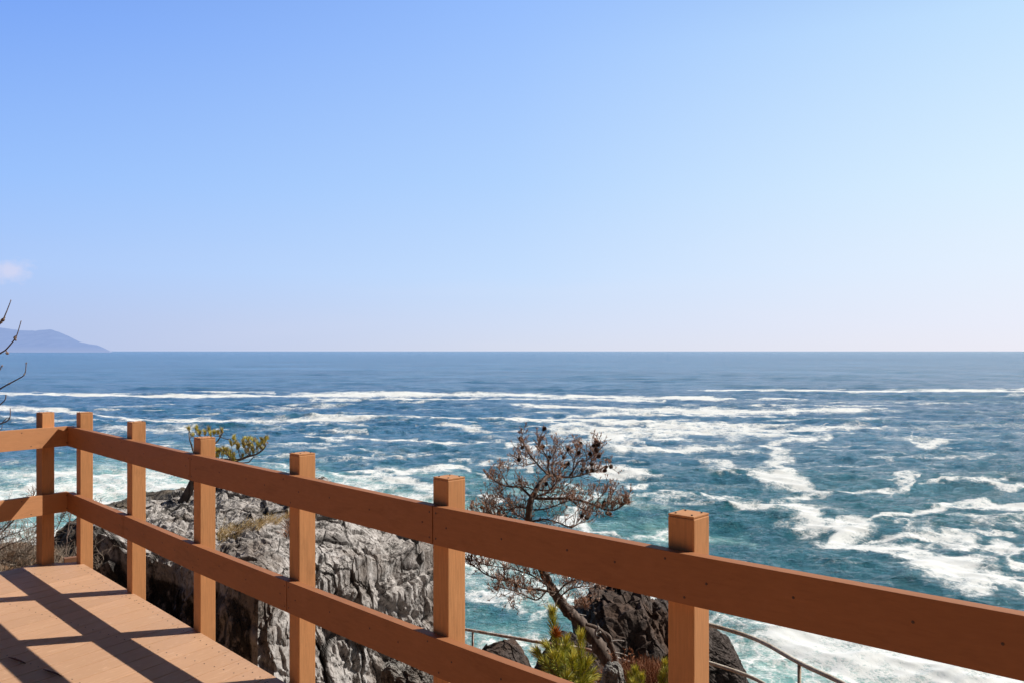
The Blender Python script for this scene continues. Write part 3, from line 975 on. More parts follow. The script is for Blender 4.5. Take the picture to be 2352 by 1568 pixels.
def rock_block(name, ctr, size, mat, seed, n=(260, 200), amp=1.0, sil=None, label=None, group=None, sq=2.6, top=.7, pz=.6):
    """a faceted boulder: squashed super-ellipsoid broken into blocks. ctr base centre, size (half x, half y, height)"""
    nu, nv = n
    u = np.linspace(0, 2 * math.pi, nu, endpoint=False)[:, None]; v = np.linspace(.004, math.pi / 2 * 1.0, nv)[None, :]
    cu, su = np.cos(u), np.sin(u)
    rad = (np.abs(cu) ** sq + np.abs(su) ** sq) ** (-1 / sq)
    rr_ = np.sin(v) ** top
    X = cu * rad * rr_; Y = su * rad * rr_; Z = np.cos(v) ** pz * np.ones_like(X)
    nx, ny, nz = X.copy(), Y.copy(), Z.copy(); nl_ = np.sqrt(nx ** 2 + ny ** 2 + nz ** 2) + 1e-6; nx /= nl_; ny /= nl_; nz /= nl_
    S = min(size[0], size[1]); x, y, z = X * size[0], Y * size[1], Z * size[2]
    if sil is not None:
        # crest height along x (world, relative to the centre): list of (x, fraction)
        f = np.interp(x, [p[0] for p in sil], [p[1] for p in sil]); z = z * f
    q = 1 / S
    w = fbm(x * q, y * q, z * q, 3, seed) * .25 * S
    a, b, c = (x + w) * q, (y - w) * q, (z + w) * q
    v1, e1 = cells(a * 1.5, b * 1.5, c * 1.5 + a * .4, seed + 10)
    v2, e2 = cells(a * 3.6, b * 3.6, c * 3.6 + a, seed + 20)
    v3, e3 = cells(a * 8.5, b * 8.5, c * 8.5 + a * 2, seed + 30)
    f1 = facets(a * 1.0, b * 1.0, c * 1.0, seed + 1, 5); f2 = facets(a * 2.7, b * 2.7, c * 2.7, seed + 2, 5); f3 = facets(a * 7, b * 7, c * 7, seed + 3, 4); f4 = facets(a * 17, b * 17, c * 17, seed + 4, 4)
    d = S * amp * (f1 * .17 + f2 * .075 + f3 * .030 + f4 * .012 + v1 * .06 + v2 * .03 + fbm(a * 14, b * 14, c * 14, 3, seed) * .012)
    P = np.stack([x + nx * d + ctr[0], y + ny * d + ctr[1], z + nz * d + ctr[2]], -1)
    crack = np.minimum(np.minimum(e1 * 2.2, e2 * 2.5), 1) + .05 * (fbm(a * 3, b * 3, c * 3, 2, 8) + .5)
    o = grid_mesh(name, P, mat, {'crack': crack}, closed_u=True, smooth=False)
    return tag(o, label, 'rock', group)


M_GREY = mat_rock('grey_boulder', ((.16, .145, .13), (.40, .375, .345), (.52, .50, .47)))
M_BLACK = mat_rock('dark_sea_rock', ((.045, .034, .030), (.105, .082, .072), (.19, .155, .14)), lichen=(.030, .021, .017), tint=(.13, .078, .054), sc=.45)
M_DGREY = mat_rock('dark_grey_rock', ((.06, .052, .046), (.16, .14, .12), (.22, .20, .17)), lichen=(.02, .017, .015), tint=(.17, .135, .10))

# sea rocks below the handrail
p = W(1440, 1350, 20.0)
rock_block('sea_rock', (p.x + .50, 20.6, SEA - .4), (2.25, 2.2, p.z - SEA + .25), M_BLACK, 3, (420, 300), 1.0,
           sil=[(-3, .70), (-1.55, .80), (-1.45, .93), (-1.0, .985), (-.2, 1.0), (.3, .94), (.9, .87), (1.6, .82), (3, .7)],
           label='tall dark brown rock rising from the surf behind the dead pine', group='dark rocks in the surf', top=.62)
p = W(1290, 1480, 17.5)
rock_block('sea_rock', (p.x + .30, 18.2, SEA - .4), (1.1, 1.2, p.z - SEA + .3), M_BLACK, 8, (260, 200), .9,
           label='low dark rock in shade behind the green pine sapling', group='dark rocks in the surf', top=.7)
p = W(1148, 1492, 17.0)
rock_block('sea_rock', (p.x + .05, 17.6, SEA - .4), (.88, 1.0, p.z - SEA + .35), M_BLACK, 14, (300, 220), .7,
           label='small rounded dark rock showing just above the lower rail', group='dark rocks in the surf', top=.8)
p = W(1655, 1470, 18.0)
rock_block('sea_rock', (p.x - .15, 18.6, SEA - .4), (1.25, 1.2, p.z - SEA + .3), M_BLACK, 22, (300, 220), .8,
           sil=[(-2, .95), (0, 1), (.55, .99), (.85, .93), (1.3, .86)],
           label='dark brown rock with the curved metal handrail crossing before it', group='dark rocks in the surf', top=.6)
p = W(945, 1525, 8.2)
rock_block('boulder', (p.x, 8.3, p.z - 1.6), (.42, .40, 1.66), M_GREY, 31, (260, 200), .9,
           label='grey boulder low between the two middle railing posts', top=.7)
# the dark slope left of the outcrop
p = W(235, 1180, 13.5)
rock_block('dark_rock', (p.x + .65, 14.2, -5.5), (2.5, 1.5, p.z + 5.7), M_DGREY, 41, (300, 240), .6, pz=.3,
           sil=[(-2.6, .74), (-1.9, .84), (-1.3, .91), (-.5, .99), (1, 1.0), (2, .9)],
           label='dark grey rock slope seen between the two corner posts', top=.7)
p = W(205, 1255, 10.2)
rock_block('dark_rock', (p.x + .15, 10.5, -3.6), (.62, .55, p.z + 3.62), M_DGREY, 47, (240, 200), .9,
           label='grey brown jagged rock low behind the corner post')


# ------------------------------------------------------------------ ground of the slope under the deck
def build_ground():
    xs = np.linspace(-14, 9, 420); ys = np.linspace(-6, 11, 380)
    X, Y = np.meshgrid(xs, ys, indexing='ij')
    # height below eye
    z = EYE - (3.0 + .10 * np.maximum(Y, 0) + .35 * np.maximum(Y - 5, 0) ** 1.3)
    z -= np.maximum(X - 2.2, 0) ** 1.5 * 1.2 * sstep(0, 3, Y + 1)
    # a shoulder that carries the pines
    z = np.maximum(z, EYE - 2.72 - .9 * ((X - 1.15) / 1.0) ** 2 - 1.1 * ((Y - 6.9) / 1.1) ** 2)
    z = np.maximum(z, EYE - 2.75 - .6 * ((X - .35) / .9) ** 2 - .5 * ((Y - 5.2) / 1.0) ** 2)
    # the bushy bank on the left
    z = np.maximum(z, EYE - 2.45 - .25 * np.maximum(X + 4.3, 0) ** 2 * 2 - .22 * np.maximum(Y - 8.3, 0) ** 2 * 2 - .5 * np.maximum(5.0 - Y, 0))
    z = np.maximum(z, EYE - 1.86 - 1.6 * np.maximum(X + 4.42, 0) - 2.0 * np.maximum(Y - 7.9, 0) ** 2 - 1.6 * np.maximum(7.0 - Y, 0))
    z += .10 * fbm(X * 1.2, Y * 1.2, X * 0, 5, 3) + .03 * fbm(X * 7, Y * 7, X * 0, 3, 13)
    rim = np.minimum(np.minimum(X + 14, 9 - X), np.minimum(11 - Y, 99))
    z = np.where(rim < .4, -11.5, z)
    z = np.minimum(z, np.where((Y < 7.4) & (X < 4) & ~((X < -4.3) & (Y > 6.8)), -.45, 9))
    t = NT('dry_soil'); g = t.n('ShaderNodeNewGeometry').outputs['Position']
    c = t.mix(t.noise(g, 5, 6, .7), (.055, .038, .026), (.20, .13, .085))
    c = t.mix(t.ramp(t.noise(g, 26, 5, .7), [(.45, 0), (.65, .6)]), c, (.26, .13, .07))
    m = t.out(c, .95, t.bump(t.noise(g, 30, 5, .7), .8, .03), .1)
    o = grid_mesh('ground', np.stack([X, Y, z], -1), m)
    tag(o, 'dry brown soil slope under and beyond the deck', None, None, 'structure')
    return xs, ys, z


GX, GY, GZ = build_ground()


def gz(x, y):
    i = int(np.clip(np.searchsorted(GX, x), 0, len(GX) - 1)); j = int(np.clip(np.searchsorted(GY, y), 0, len(GY) - 1))
    return float(GZ[i, j])


# ------------------------------------------------------------------ plants
def mat_simple(name, c0, c1, scale=30, rough=.8, spec=.2, bump=0, stretch=(1, 1, 1), trans=0):
    t = NT(name); g = t.n('ShaderNodeNewGeometry').outputs['Position']
    v = t.scaled(g, stretch); n = t.noise(v, scale, 5, .65)
    c = t.mix(t.ramp(n, [(.3, 0), (.7, 1)]), c0, c1)
    return t.out(c, rough, t.bump(n, .8, bump) if bump else None, spec)


M_BARK = mat_simple('dead_pine_bark', (.075, .054, .045), (.24, .185, .155), 26, .9, .15, .012, (1, 1, .35))
M_BARKD = mat_simple('dark_twig_bark', (.20, .145, .12), (.46, .34, .28), 40, .9, .15)
M_DEADN = mat_simple('dead_needles', (.46, .27, .19), (.80, .56, .43), 25, .8, .15)
M_ORANGE = mat_simple('withered_needles', (.42, .12, .03), (.62, .28, .08), 25, .8, .15)
M_CONE = mat_simple('pine_cone_scale', (.05, .034, .028), (.14, .09, .07), 60, .9, .1)
M_NEEDLE = mat_simple('green_needles', (.17, .20, .03), (.46, .47, .075), 14, .5, .4)
M_NEEDLEY = mat_simple('yellow_green_needles', (.58, .50, .07), (.92, .78, .17), 14, .5, .4)
M_SHRUB = mat_simple('bare_shrub_bark', (.15, .115, .09), (.40, .32, .25), 30, .9, .15)
M_GRASS = mat_simple('dry_grass_blades', (.55, .38, .16), (.85, .66, .36), 20, .8, .15)
M_RGRASS = mat_simple('rusty_grass_blades', (.20, .075, .035), (.42, .20, .11), 20, .8, .15)
M_SILVER = mat_simple('silvered_deadwood', (.30, .27, .24), (.55, .50, .46), 40, .85, .2, .004, (1, 1, .4))


def rv(s=1.0):
    return Vector((random.gauss(0, 1), random.gauss(0, 1), random.gauss(0, 1))) * s


def smooth_path(pts, sub=5):
    """Catmull-Rom"""
    out = []
    n = len(pts)
    for i in range(n - 1):
        p0 = pts[max(i - 1, 0)]; p1_ = pts[i]; p2 = pts[i + 1]; p3 = pts[min(i + 2, n - 1)]
        for k in range(sub):
            u = k / sub
            out.append(.5 * ((2 * p1_) + (p2 - p0) * u + (2 * p0 - 5 * p1_ + 4 * p2 - p3) * u * u + (3 * p1_ - p0 - 3 * p2 + p3) * u ** 3))
    out.append(pts[-1]); return out


def twig(m, p, d, L, r, up=.25, n=4, sides=4, wob=.18):
    pts = [Vector(p)]; d = Vector(d).normalized()
    for i in range(n):
        d = (d + rv(wob) * .5 + Vector((0, 0, up / n))).normalized()
        pts.append(pts[-1] + d * (L / n))
    m.tube(pts, [r * (1 - .6 * i / n) for i in range(n + 1)], sides, cap=False)
    return pts, d


def tuft(m, p, d, n, L, w, spread=.8, mi=0, back=0.0):
    d = Vector(d).normalized()
    for _ in range(n):
        dd = (d + rv(spread * .55)).normalized()
        m.blade(Vector(p) - d * random.uniform(0, back), dd, L * random.uniform(.6, 1.1), w, mi)


def dead_pine():
    Z0 = 7.5
    tree = empty('dead_pine_tree', W(1490, 1585, Z0)); O = tree.location.copy()
    c5 = lambda x, y: ((1150 + x / 5.227) * .91875, (1060 + y / 5.227) * .91875)
    c3 = lambda x, y: ((1100 + x / 2.387) * .91875, (1050 + y / 2.387) * .91875)
    def P(q, z): return W(q[0], q[1], Z0 + z) - O
    wood = MB(); tw = MB(); nd = MB(); cones = []
    tr = [c3(1150, 1680), c3(1095, 1568), c3(1040, 1480), c3(975, 1390), c3(905, 1290), c3(830, 1200), c3(755, 1125), c3(700, 1055), c3(645, 960), c3(590, 850), c3(548, 740), c3(530, 640), c5(890, 1290), c5(905, 1100), c5(930, 980), c5(985, 880), c5(1040, 770), c5(1110, 700), c5(1180, 660)]
    rd = [.085, .080, .073, .070, .066, .060, .054, .046, .040, .037, .034, .033, .032, .030, .027, .024, .020, .016, .013]
    pts = [P(q, .0 + .25 * math.sin(i * .35)) for i, q in enumerate(tr)]
    sp = smooth_path(pts, 6)
    rr2 = np.interp(np.linspace(0, len(rd) - 1, len(sp)), range(len(rd)), rd)
    rr2 = [r * (1 + .10 * math.sin(i * 1.3) + .08 * math.sin(i * 2.9)) for i, r in enumerate(rr2)]
    wood.tube(sp, rr2, 12)
    # gnarled second stem hugging the trunk and silver stubs
    for q, r0, r1 in (([c3(1060, 1490), c3(1040, 1400), c3(1020, 1340), c3(985, 1280), c3(930, 1235), c3(870, 1215)], .030, .016),
                      ([c3(1010, 1340), c3(1015, 1300), c3(985, 1268), c3(945, 1262)], .022, .012),
                      ([c3(945, 1300), c3(935, 1265), c3(940, 1235)], .018, .008)):
        s_ = smooth_path([P(x, -.10) for x in q], 5)
        wood.tube(s_, list(np.linspace(r0, r1, len(s_))), 8)
    for q, r0 in (([c3(935, 1290), c3(928, 1262), c3(945, 1235), c3(940, 1225)], .016), ([c3(1020, 1320), c3(1060, 1312), c3(1100, 1316)], .009),
                  ([c3(835, 1160), c3(872, 1163)], .010), ([c3(1045, 1385), c3(1085, 1392), c3(1122, 1405)], .009), ([c3(905, 1345), c3(880, 1350)], .012),
                  ([c3(960, 1262), c3(935, 1275), c3(920, 1270)], .010)):
        s_ = smooth_path([P(x, -.16) for x in q], 4)
        sil = MB(); sil.tube(s_, list(np.linspace(r0, r0 * .35, len(s_))), 6); sil.build('broken_branch', M_SILVER, tree, smooth=True)
    limbs = [  # (points in close-up pixels, start z, end z, r0)
        (c5, [(1180, 660), (1300, 680), (1420, 690), (1550, 670), (1680, 630), (1800, 600), (1900, 545), (1965, 548)], 0, .25, .014),
        (c5, [(1420, 690), (1480, 600), (1560, 480), (1650, 470), (1730, 400), (1762, 320), (1800, 240), (1790, 150)], .1, .05, .010),
        (c5, [(970, 960), (1100, 970), (1300, 965), (1450, 970), (1600, 1000), (1750, 1050), (1900, 1110), (2000, 1120), (2090, 1080), (2180, 1010), (2192, 945)], 0, -.3, .018),
        (c5, [(960, 1115), (1100, 1105), (1250, 1060), (1350, 1020), (1460, 985)], 0, -.1, .010),
        (c5, [(1480, 1010), (1580, 1090), (1700, 1130), (1810, 1135)], -.15, -.35, .008),
        (c5, [(930, 950), (860, 880), (790, 820), (650, 810), (540, 780), (450, 730), (400, 690), (352, 655)], 0, .2, .015),
        (c5, [(620, 790), (565, 690), (520, 600), (512, 555)], .15, .3, .008),
        (c5, [(975, 860), (880, 820), (790, 818)], 0, .1, .010),
        (c5, [(895, 1100), (800, 1080), (700, 1090), (620, 1150), (560, 1190)], 0, -.3, .012),
        (c5, [(800, 1080), (700, 1050), (600, 980), (530, 900), (490, 840)], -.1, .1, .008),
        (c5, [(700, 1090), (560, 1120), (450, 1080), (400, 1020), (385, 940)], -.1, -.3, .009),
        (c5, [(600, 1170), (450, 1190), (380, 1140), (345, 1070)], -.2, -.35, .008),
        (c5, [(560, 1190), (420, 1170), (300, 1150), (170, 1130), (135, 1090)], -.2, -.1, .008),
        (c5, [(1180, 660), (1150, 560), (1160, 470), (1080, 340), (1035, 300), (1045, 190)], 0, -.2, .011),
        (c5, [(1150, 660), (1000, 500), (900, 380), (850, 280), (815, 180), (810, 110)], 0, .1, .011),
        (c5, [(1160, 470), (1220, 400), (1260, 310), (1275, 230)], -.1, -.1, .007),
        (c5, [(1230, 660), (1200, 540), (1330, 470), (1380, 390), (1410, 320)], 0, .3, .009),
        (c5, [(1470, 680), (1480, 560), (1500, 420), (1535, 285)], .1, .3, .008),
        (c5, [(1560, 660), (1650, 560), (1720, 470), (1800, 430)], .15, .3, .007),
        (c5, [(1000, 500), (900, 520), (820, 500), (760, 440)], .05, .3, .007),
        (c5, [(1000, 850), (1130, 860), (1290, 820), (1400, 900), (1560, 900), (1700, 930)], 0, .3, .010),
        (c5, [(940, 1270), (1100, 1240), (1280, 1280), (1450, 1340), (1600, 1260), (1675, 1195)], 0, .2, .012),
        (c5, [(900, 1260), (770, 1190), (700, 1150)], 0, .3, .009),
        (c5, [(990, 940), (1150, 880), (1250, 760), (1300, 640)], 0, -.3, .009),
        (c5, [(1750, 1050), (1830, 950), (1900, 870), (1920, 820)], -.2, -.25, .006),
        (c5, [(1900, 1110), (1960, 1000), (2000, 880)], -.25, -.2, .006),
        (c3, [(690, 1030), (600, 1010), (500, 1000), (420, 960), (300, 930), (220, 880), (150, 820)], 0, -.2, .016),
        (c3, [(640, 1010), (580, 1070), (500, 1040), (430, 1010), (340, 990)], 0, -.4, .010),
        (c3, [(435, 1010), (440, 1060), (437, 1105)], -.2, -.2, .004),
        (c3, [(660, 1000), (560, 930), (450, 890), (330, 870), (230, 850)], 0, .3, .011),
        (c3, [(710, 1060), (770, 1010), (860, 990), (970, 1000)], 0, .2, .010),
        (c3, [(690, 1040), (760, 970), (850, 945), (930, 960)], 0, -.3, .010),
        (c3, [(700, 1050), (770, 1110), (830, 1120), (880, 1110)], 0, -.2, .007),
        (c3, [(590, 850), (480, 800), (380, 770)], 0, .2, .010),
        (c3, [(560, 760), (660, 740), (760, 720)], 0, .2, .010),
        (c3, [(620, 920), (760, 900), (870, 900)], 0, .2, .009),
    ]
    def sprout(path, r0, dens, lmin, lmax, orange=.12):
        n = len(path)
        L = sum((path[i + 1] - path[i]).length for i in range(n - 1))
        for _ in range(int(L * dens)):
            u = (random.random() ** .8) * .999
            i = int(u * (n - 1)); p = path[i].lerp(path[i + 1], u * (n - 1) - i)
            d = (path[i + 1] - path[i]).normalized()
            side = d.cross(rv()).normalized()
            dd = (d * random.uniform(.2, .9) + side * random.uniform(.5, 1.1) + Vector((0, 0, .35))).normalized()
            Lb = random.uniform(lmin, lmax) * (1 - .35 * u)
            q, de = twig(tw, p, dd, Lb, .0034, .5, 4, 4, .35)
            for _2 in range(random.randint(3, 5)):
                j = random.randint(1, 4)
                q2, de2 = twig(tw, q[j], (de + rv(.7) + Vector((0, 0, .3))), Lb * random.uniform(.3, .6), .0030, .5, 3, 3, .4)
                mi = 1 if random.random() < orange else 0
                if random.random() < .8:
                    tuft(nd, q2[-1], de2, random.randint(8, 13), .028, .0015, .8, mi, .02)
            if random.random() < .8:
                tuft(nd, q[-1], de, random.randint(6, 11), .029, .0015, .8, 1 if random.random() < orange else 0, .02)
            if random.random() < .012: cones.append((q[-1].copy(), de.copy()))
    for f_, q, z0, z1, r0 in limbs:
        pts = [P(f_(*x), z0 + (z1 - z0) * i / (len(q) - 1)) for i, x in enumerate(q)]
        s_ = smooth_path(pts, 5)
        wood.tube(s_, [max(r0 * .85 * (1 - .78 * i / len(s_)), .0024) for i in range(len(s_))], 6)
        sprout(s_, r0, 54 if f_ is c5 else 74, .06, .18)
        tuft(nd, s_[-1], s_[-1] - s_[-2], 16, .038, .0018, .8, 0, .02)
    sprout(sp[-40:], .02, 20, .06, .16)
    for x, y in ((1745, 275), (1800, 265), (1790, 340), (1700, 385), (1360, 430), (1410, 330), (1080, 290), (820, 295), (1160, 420), (1715, 515), (1600, 600), (1660, 615), (1890, 605), (1975, 545), (1415, 515), (1375, 545), (2150, 990), (2190, 1015), (2110, 1040), (1940, 1010), (1880, 1050), (1930, 1165), (1965, 1165), (1655, 1215), (1550, 375), (385, 1155), (285, 1090), (570, 1170), (590, 1200), (560, 1215), (505, 1140), (800, 185), (770, 465), (1720, 600), (1905, 560)):
        cones.append((P(c5(x, y), random.uniform(-.15, .15)), rv() + Vector((0, 0, .5))))
    wood.build('trunk', M_BARK, tree, smooth=True)
    tw.build('twigs', M_BARKD, tree)
    nd.build('dead_needles', [M_DEADN, M_ORANGE], tree)
    cm = None
    for p, d in cones[:90]:
        if cm is None:
            m = MB()
            for ring in range(7):
                u = ring / 6
                rr_ = .0185 * math.sin(math.pi * (.12 + .80 * u)) ** .8
                for k in range(8):
                    a = 2 * math.pi * (k + .5 * (ring % 2)) / 8
                    c_ = Vector((math.cos(a) * rr_ * .55, math.sin(a) * rr_ * .55, .036 * u - .016)); o_ = Vector((math.cos(a), math.sin(a), .55))
                    t_ = Vector((-math.sin(a), math.cos(a), 0)) * .0058
                    m.add([c_ - t_, c_ + t_, c_ + o_ * rr_ * .6 + t_ * .6 + Vector((0, 0, .002)), c_ + o_ * rr_ * .6 - t_ * .6 + Vector((0, 0, .002)), c_ + o_ * rr_ * .3 - Vector((0, 0, .004))],
                          [(0, 1, 2, 3), (0, 3, 4), (1, 4, 2), (3, 2, 4)])
            m.tube([(0, 0, -.018), (0, 0, -.008), (0, 0, .01), (0, 0, .022)], [.004, .011, .010, .003], 7)
            ob = m.build('pine_cone', M_CONE, tree); cm = ob.data
        else:
            ob = bpy.data.objects.new('pine_cone', cm); COL.objects.link(ob); ob.parent = tree
        ob.location = p; ob.rotation_euler = Vector(d).to_track_quat('Z', 'Y').to_euler()
        s_ = random.uniform(.8, 1.15); ob.scale = (s_, s_, s_)
    tag(tree, 'dead leaning pine with rusty brown needles and dark cones in front of the sea', 'tree')


dead_pine()


def shoot(m, nd, pts, L, dens, mi=0, mi2=1, top=0.28, w=.0015, spread=(.45, .75), r=.006):
    s_ = smooth_path([Vector(p) for p in pts], 5)
    m.tube(s_, [r * (1 - .5 * i / len(s_)) for i in range(len(s_))], 6)
    n = len(s_); LL = sum((s_[i + 1] - s_[i]).length for i in range(n - 1))
    for _ in range(int(LL * dens)):
        u = random.random() * .999; i = int(u * (n - 1)); p = s_[i].lerp(s_[i + 1], u * (n - 1) - i)
        d = (s_[i + 1] - s_[i]).normalized(); side = d.cross(rv()).normalized()
        sp = random.uniform(*spread) * (1.1 - .5 * u)
        nd.blade(p + side * .004, d + side * sp * 1.2, L * random.uniform(.75, 1.1), w, mi2 if random.random() < top * (.4 + u) else mi)


def sapling(name, tips, base, Z0, L, label, dens=900, group='young pines below the railing', orange=None):
    root = empty(name, base); O = Vector(base)
    st = MB(); nd = MB()
    for q in tips:
        pts = [W(x, y, Z0 + z) - O for x, y, z in q]
        shoot(st, nd, pts, L, dens * 1.05)
        tuft(nd, pts[-1], pts[-1] - pts[-2], 40, L * .95, .0017, .55, 1, .02)
    if orange:
        x, y, z = orange
        tuft(nd, W(x, y, Z0 + z) - O, (.2, -.3, 1), 170, L * .8, .0018, .9, 2, .03)
    st.build('stem', M_BARKD, root, smooth=True)
    nd.build('needles', [M_NEEDLE, M_NEEDLEY, M_ORANGE], root)
    tag(root, label, 'tree', group)


c6 = lambda x, y: ((1200 + x / 4.704) * .91875, (1480 + y / 4.704) * .91875)


def q6(*pts): return [(*c6(x, y), z) for x, y, z in pts]


base = W(1310, 1640, 5.0)
T = [q6((1000, 1400, 0), (930, 1000, 0), (905, 640, 0), (870, 440, -.02), (850, 230, 0)),
     q6((1060, 1300, 0), (1150, 1000, -.05), (1190, 780, -.05), (1187, 520, -.05)),
     q6((950, 1050, 0), (840, 920, -.1), (740, 800, -.12), (680, 720, -.12)),
     q6((950, 980, 0), (900, 860, -.12), (870, 760, -.15)),
     q6((920, 860, 0), (990, 700, .1), (1010, 580, .1)),
     q6((1060, 1050, 0), (1090, 900, -.15), (1090, 800, -.18)),
     q6((1150, 1050, 0), (1230, 920, -.1), (1270, 840, -.1)),
     q6((1080, 1100, 0), (1220, 1030, -.2), (1300, 980, -.2)),
     q6((980, 1150, 0), (1010, 1040, -.25), (1020, 1010, -.25)),
     q6((920, 760, 0), (850, 700, .1), (790, 640, .12)),
     q6((1180, 900, 0), (1120, 780, .1), (1080, 690, .12)),
     q6((1100, 1150, 0), (1180, 1090, -.3), (1260, 1060, -.3)),
     q6((960, 1100, 0), (880, 1020, 0), (800, 930, .05)),
     q6((940, 900, 0), (900, 790, .05), (960, 700, .1)),
     q6((1050, 950, 0), (1000, 850, 0), (950, 760, 0)),
     q6((1150, 900, 0), (1080, 850, .1), (1020, 780, .1))]
sapling('pine_sapling', T, base, 5.0, .078, 'tall green pine sapling with an orange withered tuft behind the lower rail', 1000, orange=(*c6(900, 480), -.10))
sapling('pine_sapling', [q6((1840, 1300, 0), (1835, 1100, 0), (1825, 930, 0)), q6((1860, 1300, 0), (1890, 1120, .05), (1900, 1000, .05)), q6((1830, 1300, 0), (1770, 1120, 0), (1765, 1010, 0)), q6((1850, 1300, 0), (1830, 1180, -.1), (1810, 1080, -.12))],
        W(1460, 1640, 5.6), 5.6, .072, 'small bright green pine tip at the foot of the dead pine trunk', 900)
sapling('pine_sapling', [q6((2170, 1300, 0), (2165, 1080, 0), (2175, 850, 0)), q6((2180, 1300, 0), (2230, 1100, 0), (2250, 950, 0)), q6((2160, 1300, 0), (2130, 1100, 0), (2140, 1000, 0))],
        W(1528, 1640, 5.6), 5.6, .072, 'small green pine tip half hidden by the near railing post', 900)


def live_pine():
    Z0 = 11.6
    c7 = lambda x, y: ((430 + x / 6.03) * .91875, (1040 + y / 6.03) * .91875)
    tree = empty('wind_bent_pine', W(416, 1157, Z0)); O = tree.location.copy()
    P = lambda x, y, z=0: W(*c7(x, y), Z0 + z) - O
    wood = MB(); nd = MB()
    def limb(q, r0, r1, n=6):
        s_ = smooth_path([P(*x) for x in q], 5)
        wood.tube(s_, list(np.linspace(r0, r1, len(s_))), n); return s_
    limb([(140, 1350, 0), (170, 1280, 0), (230, 1170, 0), (300, 1020, 0), (350, 900, 0), (420, 780, 0), (520, 700, 0), (640, 650, 0)], .070, .030, 9)
    limb([(290, 1340, 0), (340, 1270, .05), (420, 1240, .05)], .04, .02, 8)
    limb([(560, 700, 0), (680, 560, 0), (720, 500, 0)], .025, .012)
    b1 = limb([(640, 650, 0), (820, 655, .05), (1000, 655, 0), (1150, 600, 0), (1270, 570, -.05), (1370, 500, -.1), (1420, 430, -.1)], .026, .006)
    b2 = limb([(820, 655, .05), (1000, 690, .1), (1150, 690, .2), (1220, 620, .2), (1290, 600, .25)], .014, .005)
    b3 = limb([(420, 780, 0), (350, 620, -.1), (300, 450, -.1), (265, 340, -.1), (255, 220, 0)], .018, .005)
    b4 = limb([(560, 700, 0), (560, 500, 0), (680, 380, .1), (750, 270, .1), (765, 220, .1)], .016, .005)
    b5 = limb([(560, 500, 0), (500, 350, 0), (370, 260, 0), (360, 190, 0)], .012, .004)
    tips = [(360, 165), (395, 220), (260, 190), (310, 290), (550, 190), (610, 240), (500, 245), (700, 230), (740, 210), (935, 320), (890, 410), (960, 400), (990, 430), (1065, 380), (1090, 420),
            (1140, 370), (1150, 420), (1240, 350), (1350, 340), (1410, 330), (1430, 340), (1370, 390), (1300, 410), (1320, 430), (1390, 410), (1200, 430), (1110, 510), (1150, 530), (1230, 530), (790, 490),
            (760, 510), (810, 520), (730, 520), (890, 540), (930, 590), (830, 570), (870, 590), (920, 620), (670, 490), (680, 530), (690, 590), (1065, 600), (1000, 470), (1280, 480), (1200, 480), (940, 640), (560, 260), (640, 250), (420, 250), (1080, 460), (1340, 470), (845, 500), (775, 560),
            (600, 400), (480, 420), (520, 480), (440, 380), (580, 560), (500, 600), (1050, 360), (1180, 340)]
    att = [p for s_ in (b1, b2, b3, b4, b5) for p in s_]
    for x, y in tips:
        p = P(x, y, random.uniform(-.15, .15))
        a = min(att, key=lambda q: (q - p).length + max(0, q.z - p.z) * 2)
        mid = a.lerp(p, .5) + Vector((random.uniform(-.02, .02), 0, -.03))
        s_ = smooth_path([a, mid, p], 4); wood.tube(s_, list(np.linspace(.006, .003, len(s_))), 4)
        for _ in range(3):
            d = Vector((random.uniform(-.5, .5), random.uniform(-.5, .5), 1)).normalized()
            pp = p + rv(.012)
            tuft(nd, pp, d, 26, .070, .0026, .65, 1 if random.random() < .55 else 0, .03)
        if random.random() < .10: tuft(nd, p, (0, 0, 1), 14, .045, .0022, .8, 2, .02)
    for x, y in ((1245, 345), (710, 290), (1440, 400)):
        m_ = P(x, y); tuft(nd, m_, (0, 0, 1), 14, .03, .004, 1.2, 2, .02)
    wood.build('trunk', M_BARK, tree, smooth=True)
    nd.build('needles', [M_NEEDLEY, mat_simple('ochre_needles', (.36, .27, .05), (.62, .47, .12), 16, .6, .3), M_DEADN], tree)
    tag(tree, 'small wind-bent pine with yellow green tufts on the grey outcrop', 'tree')


live_pine()


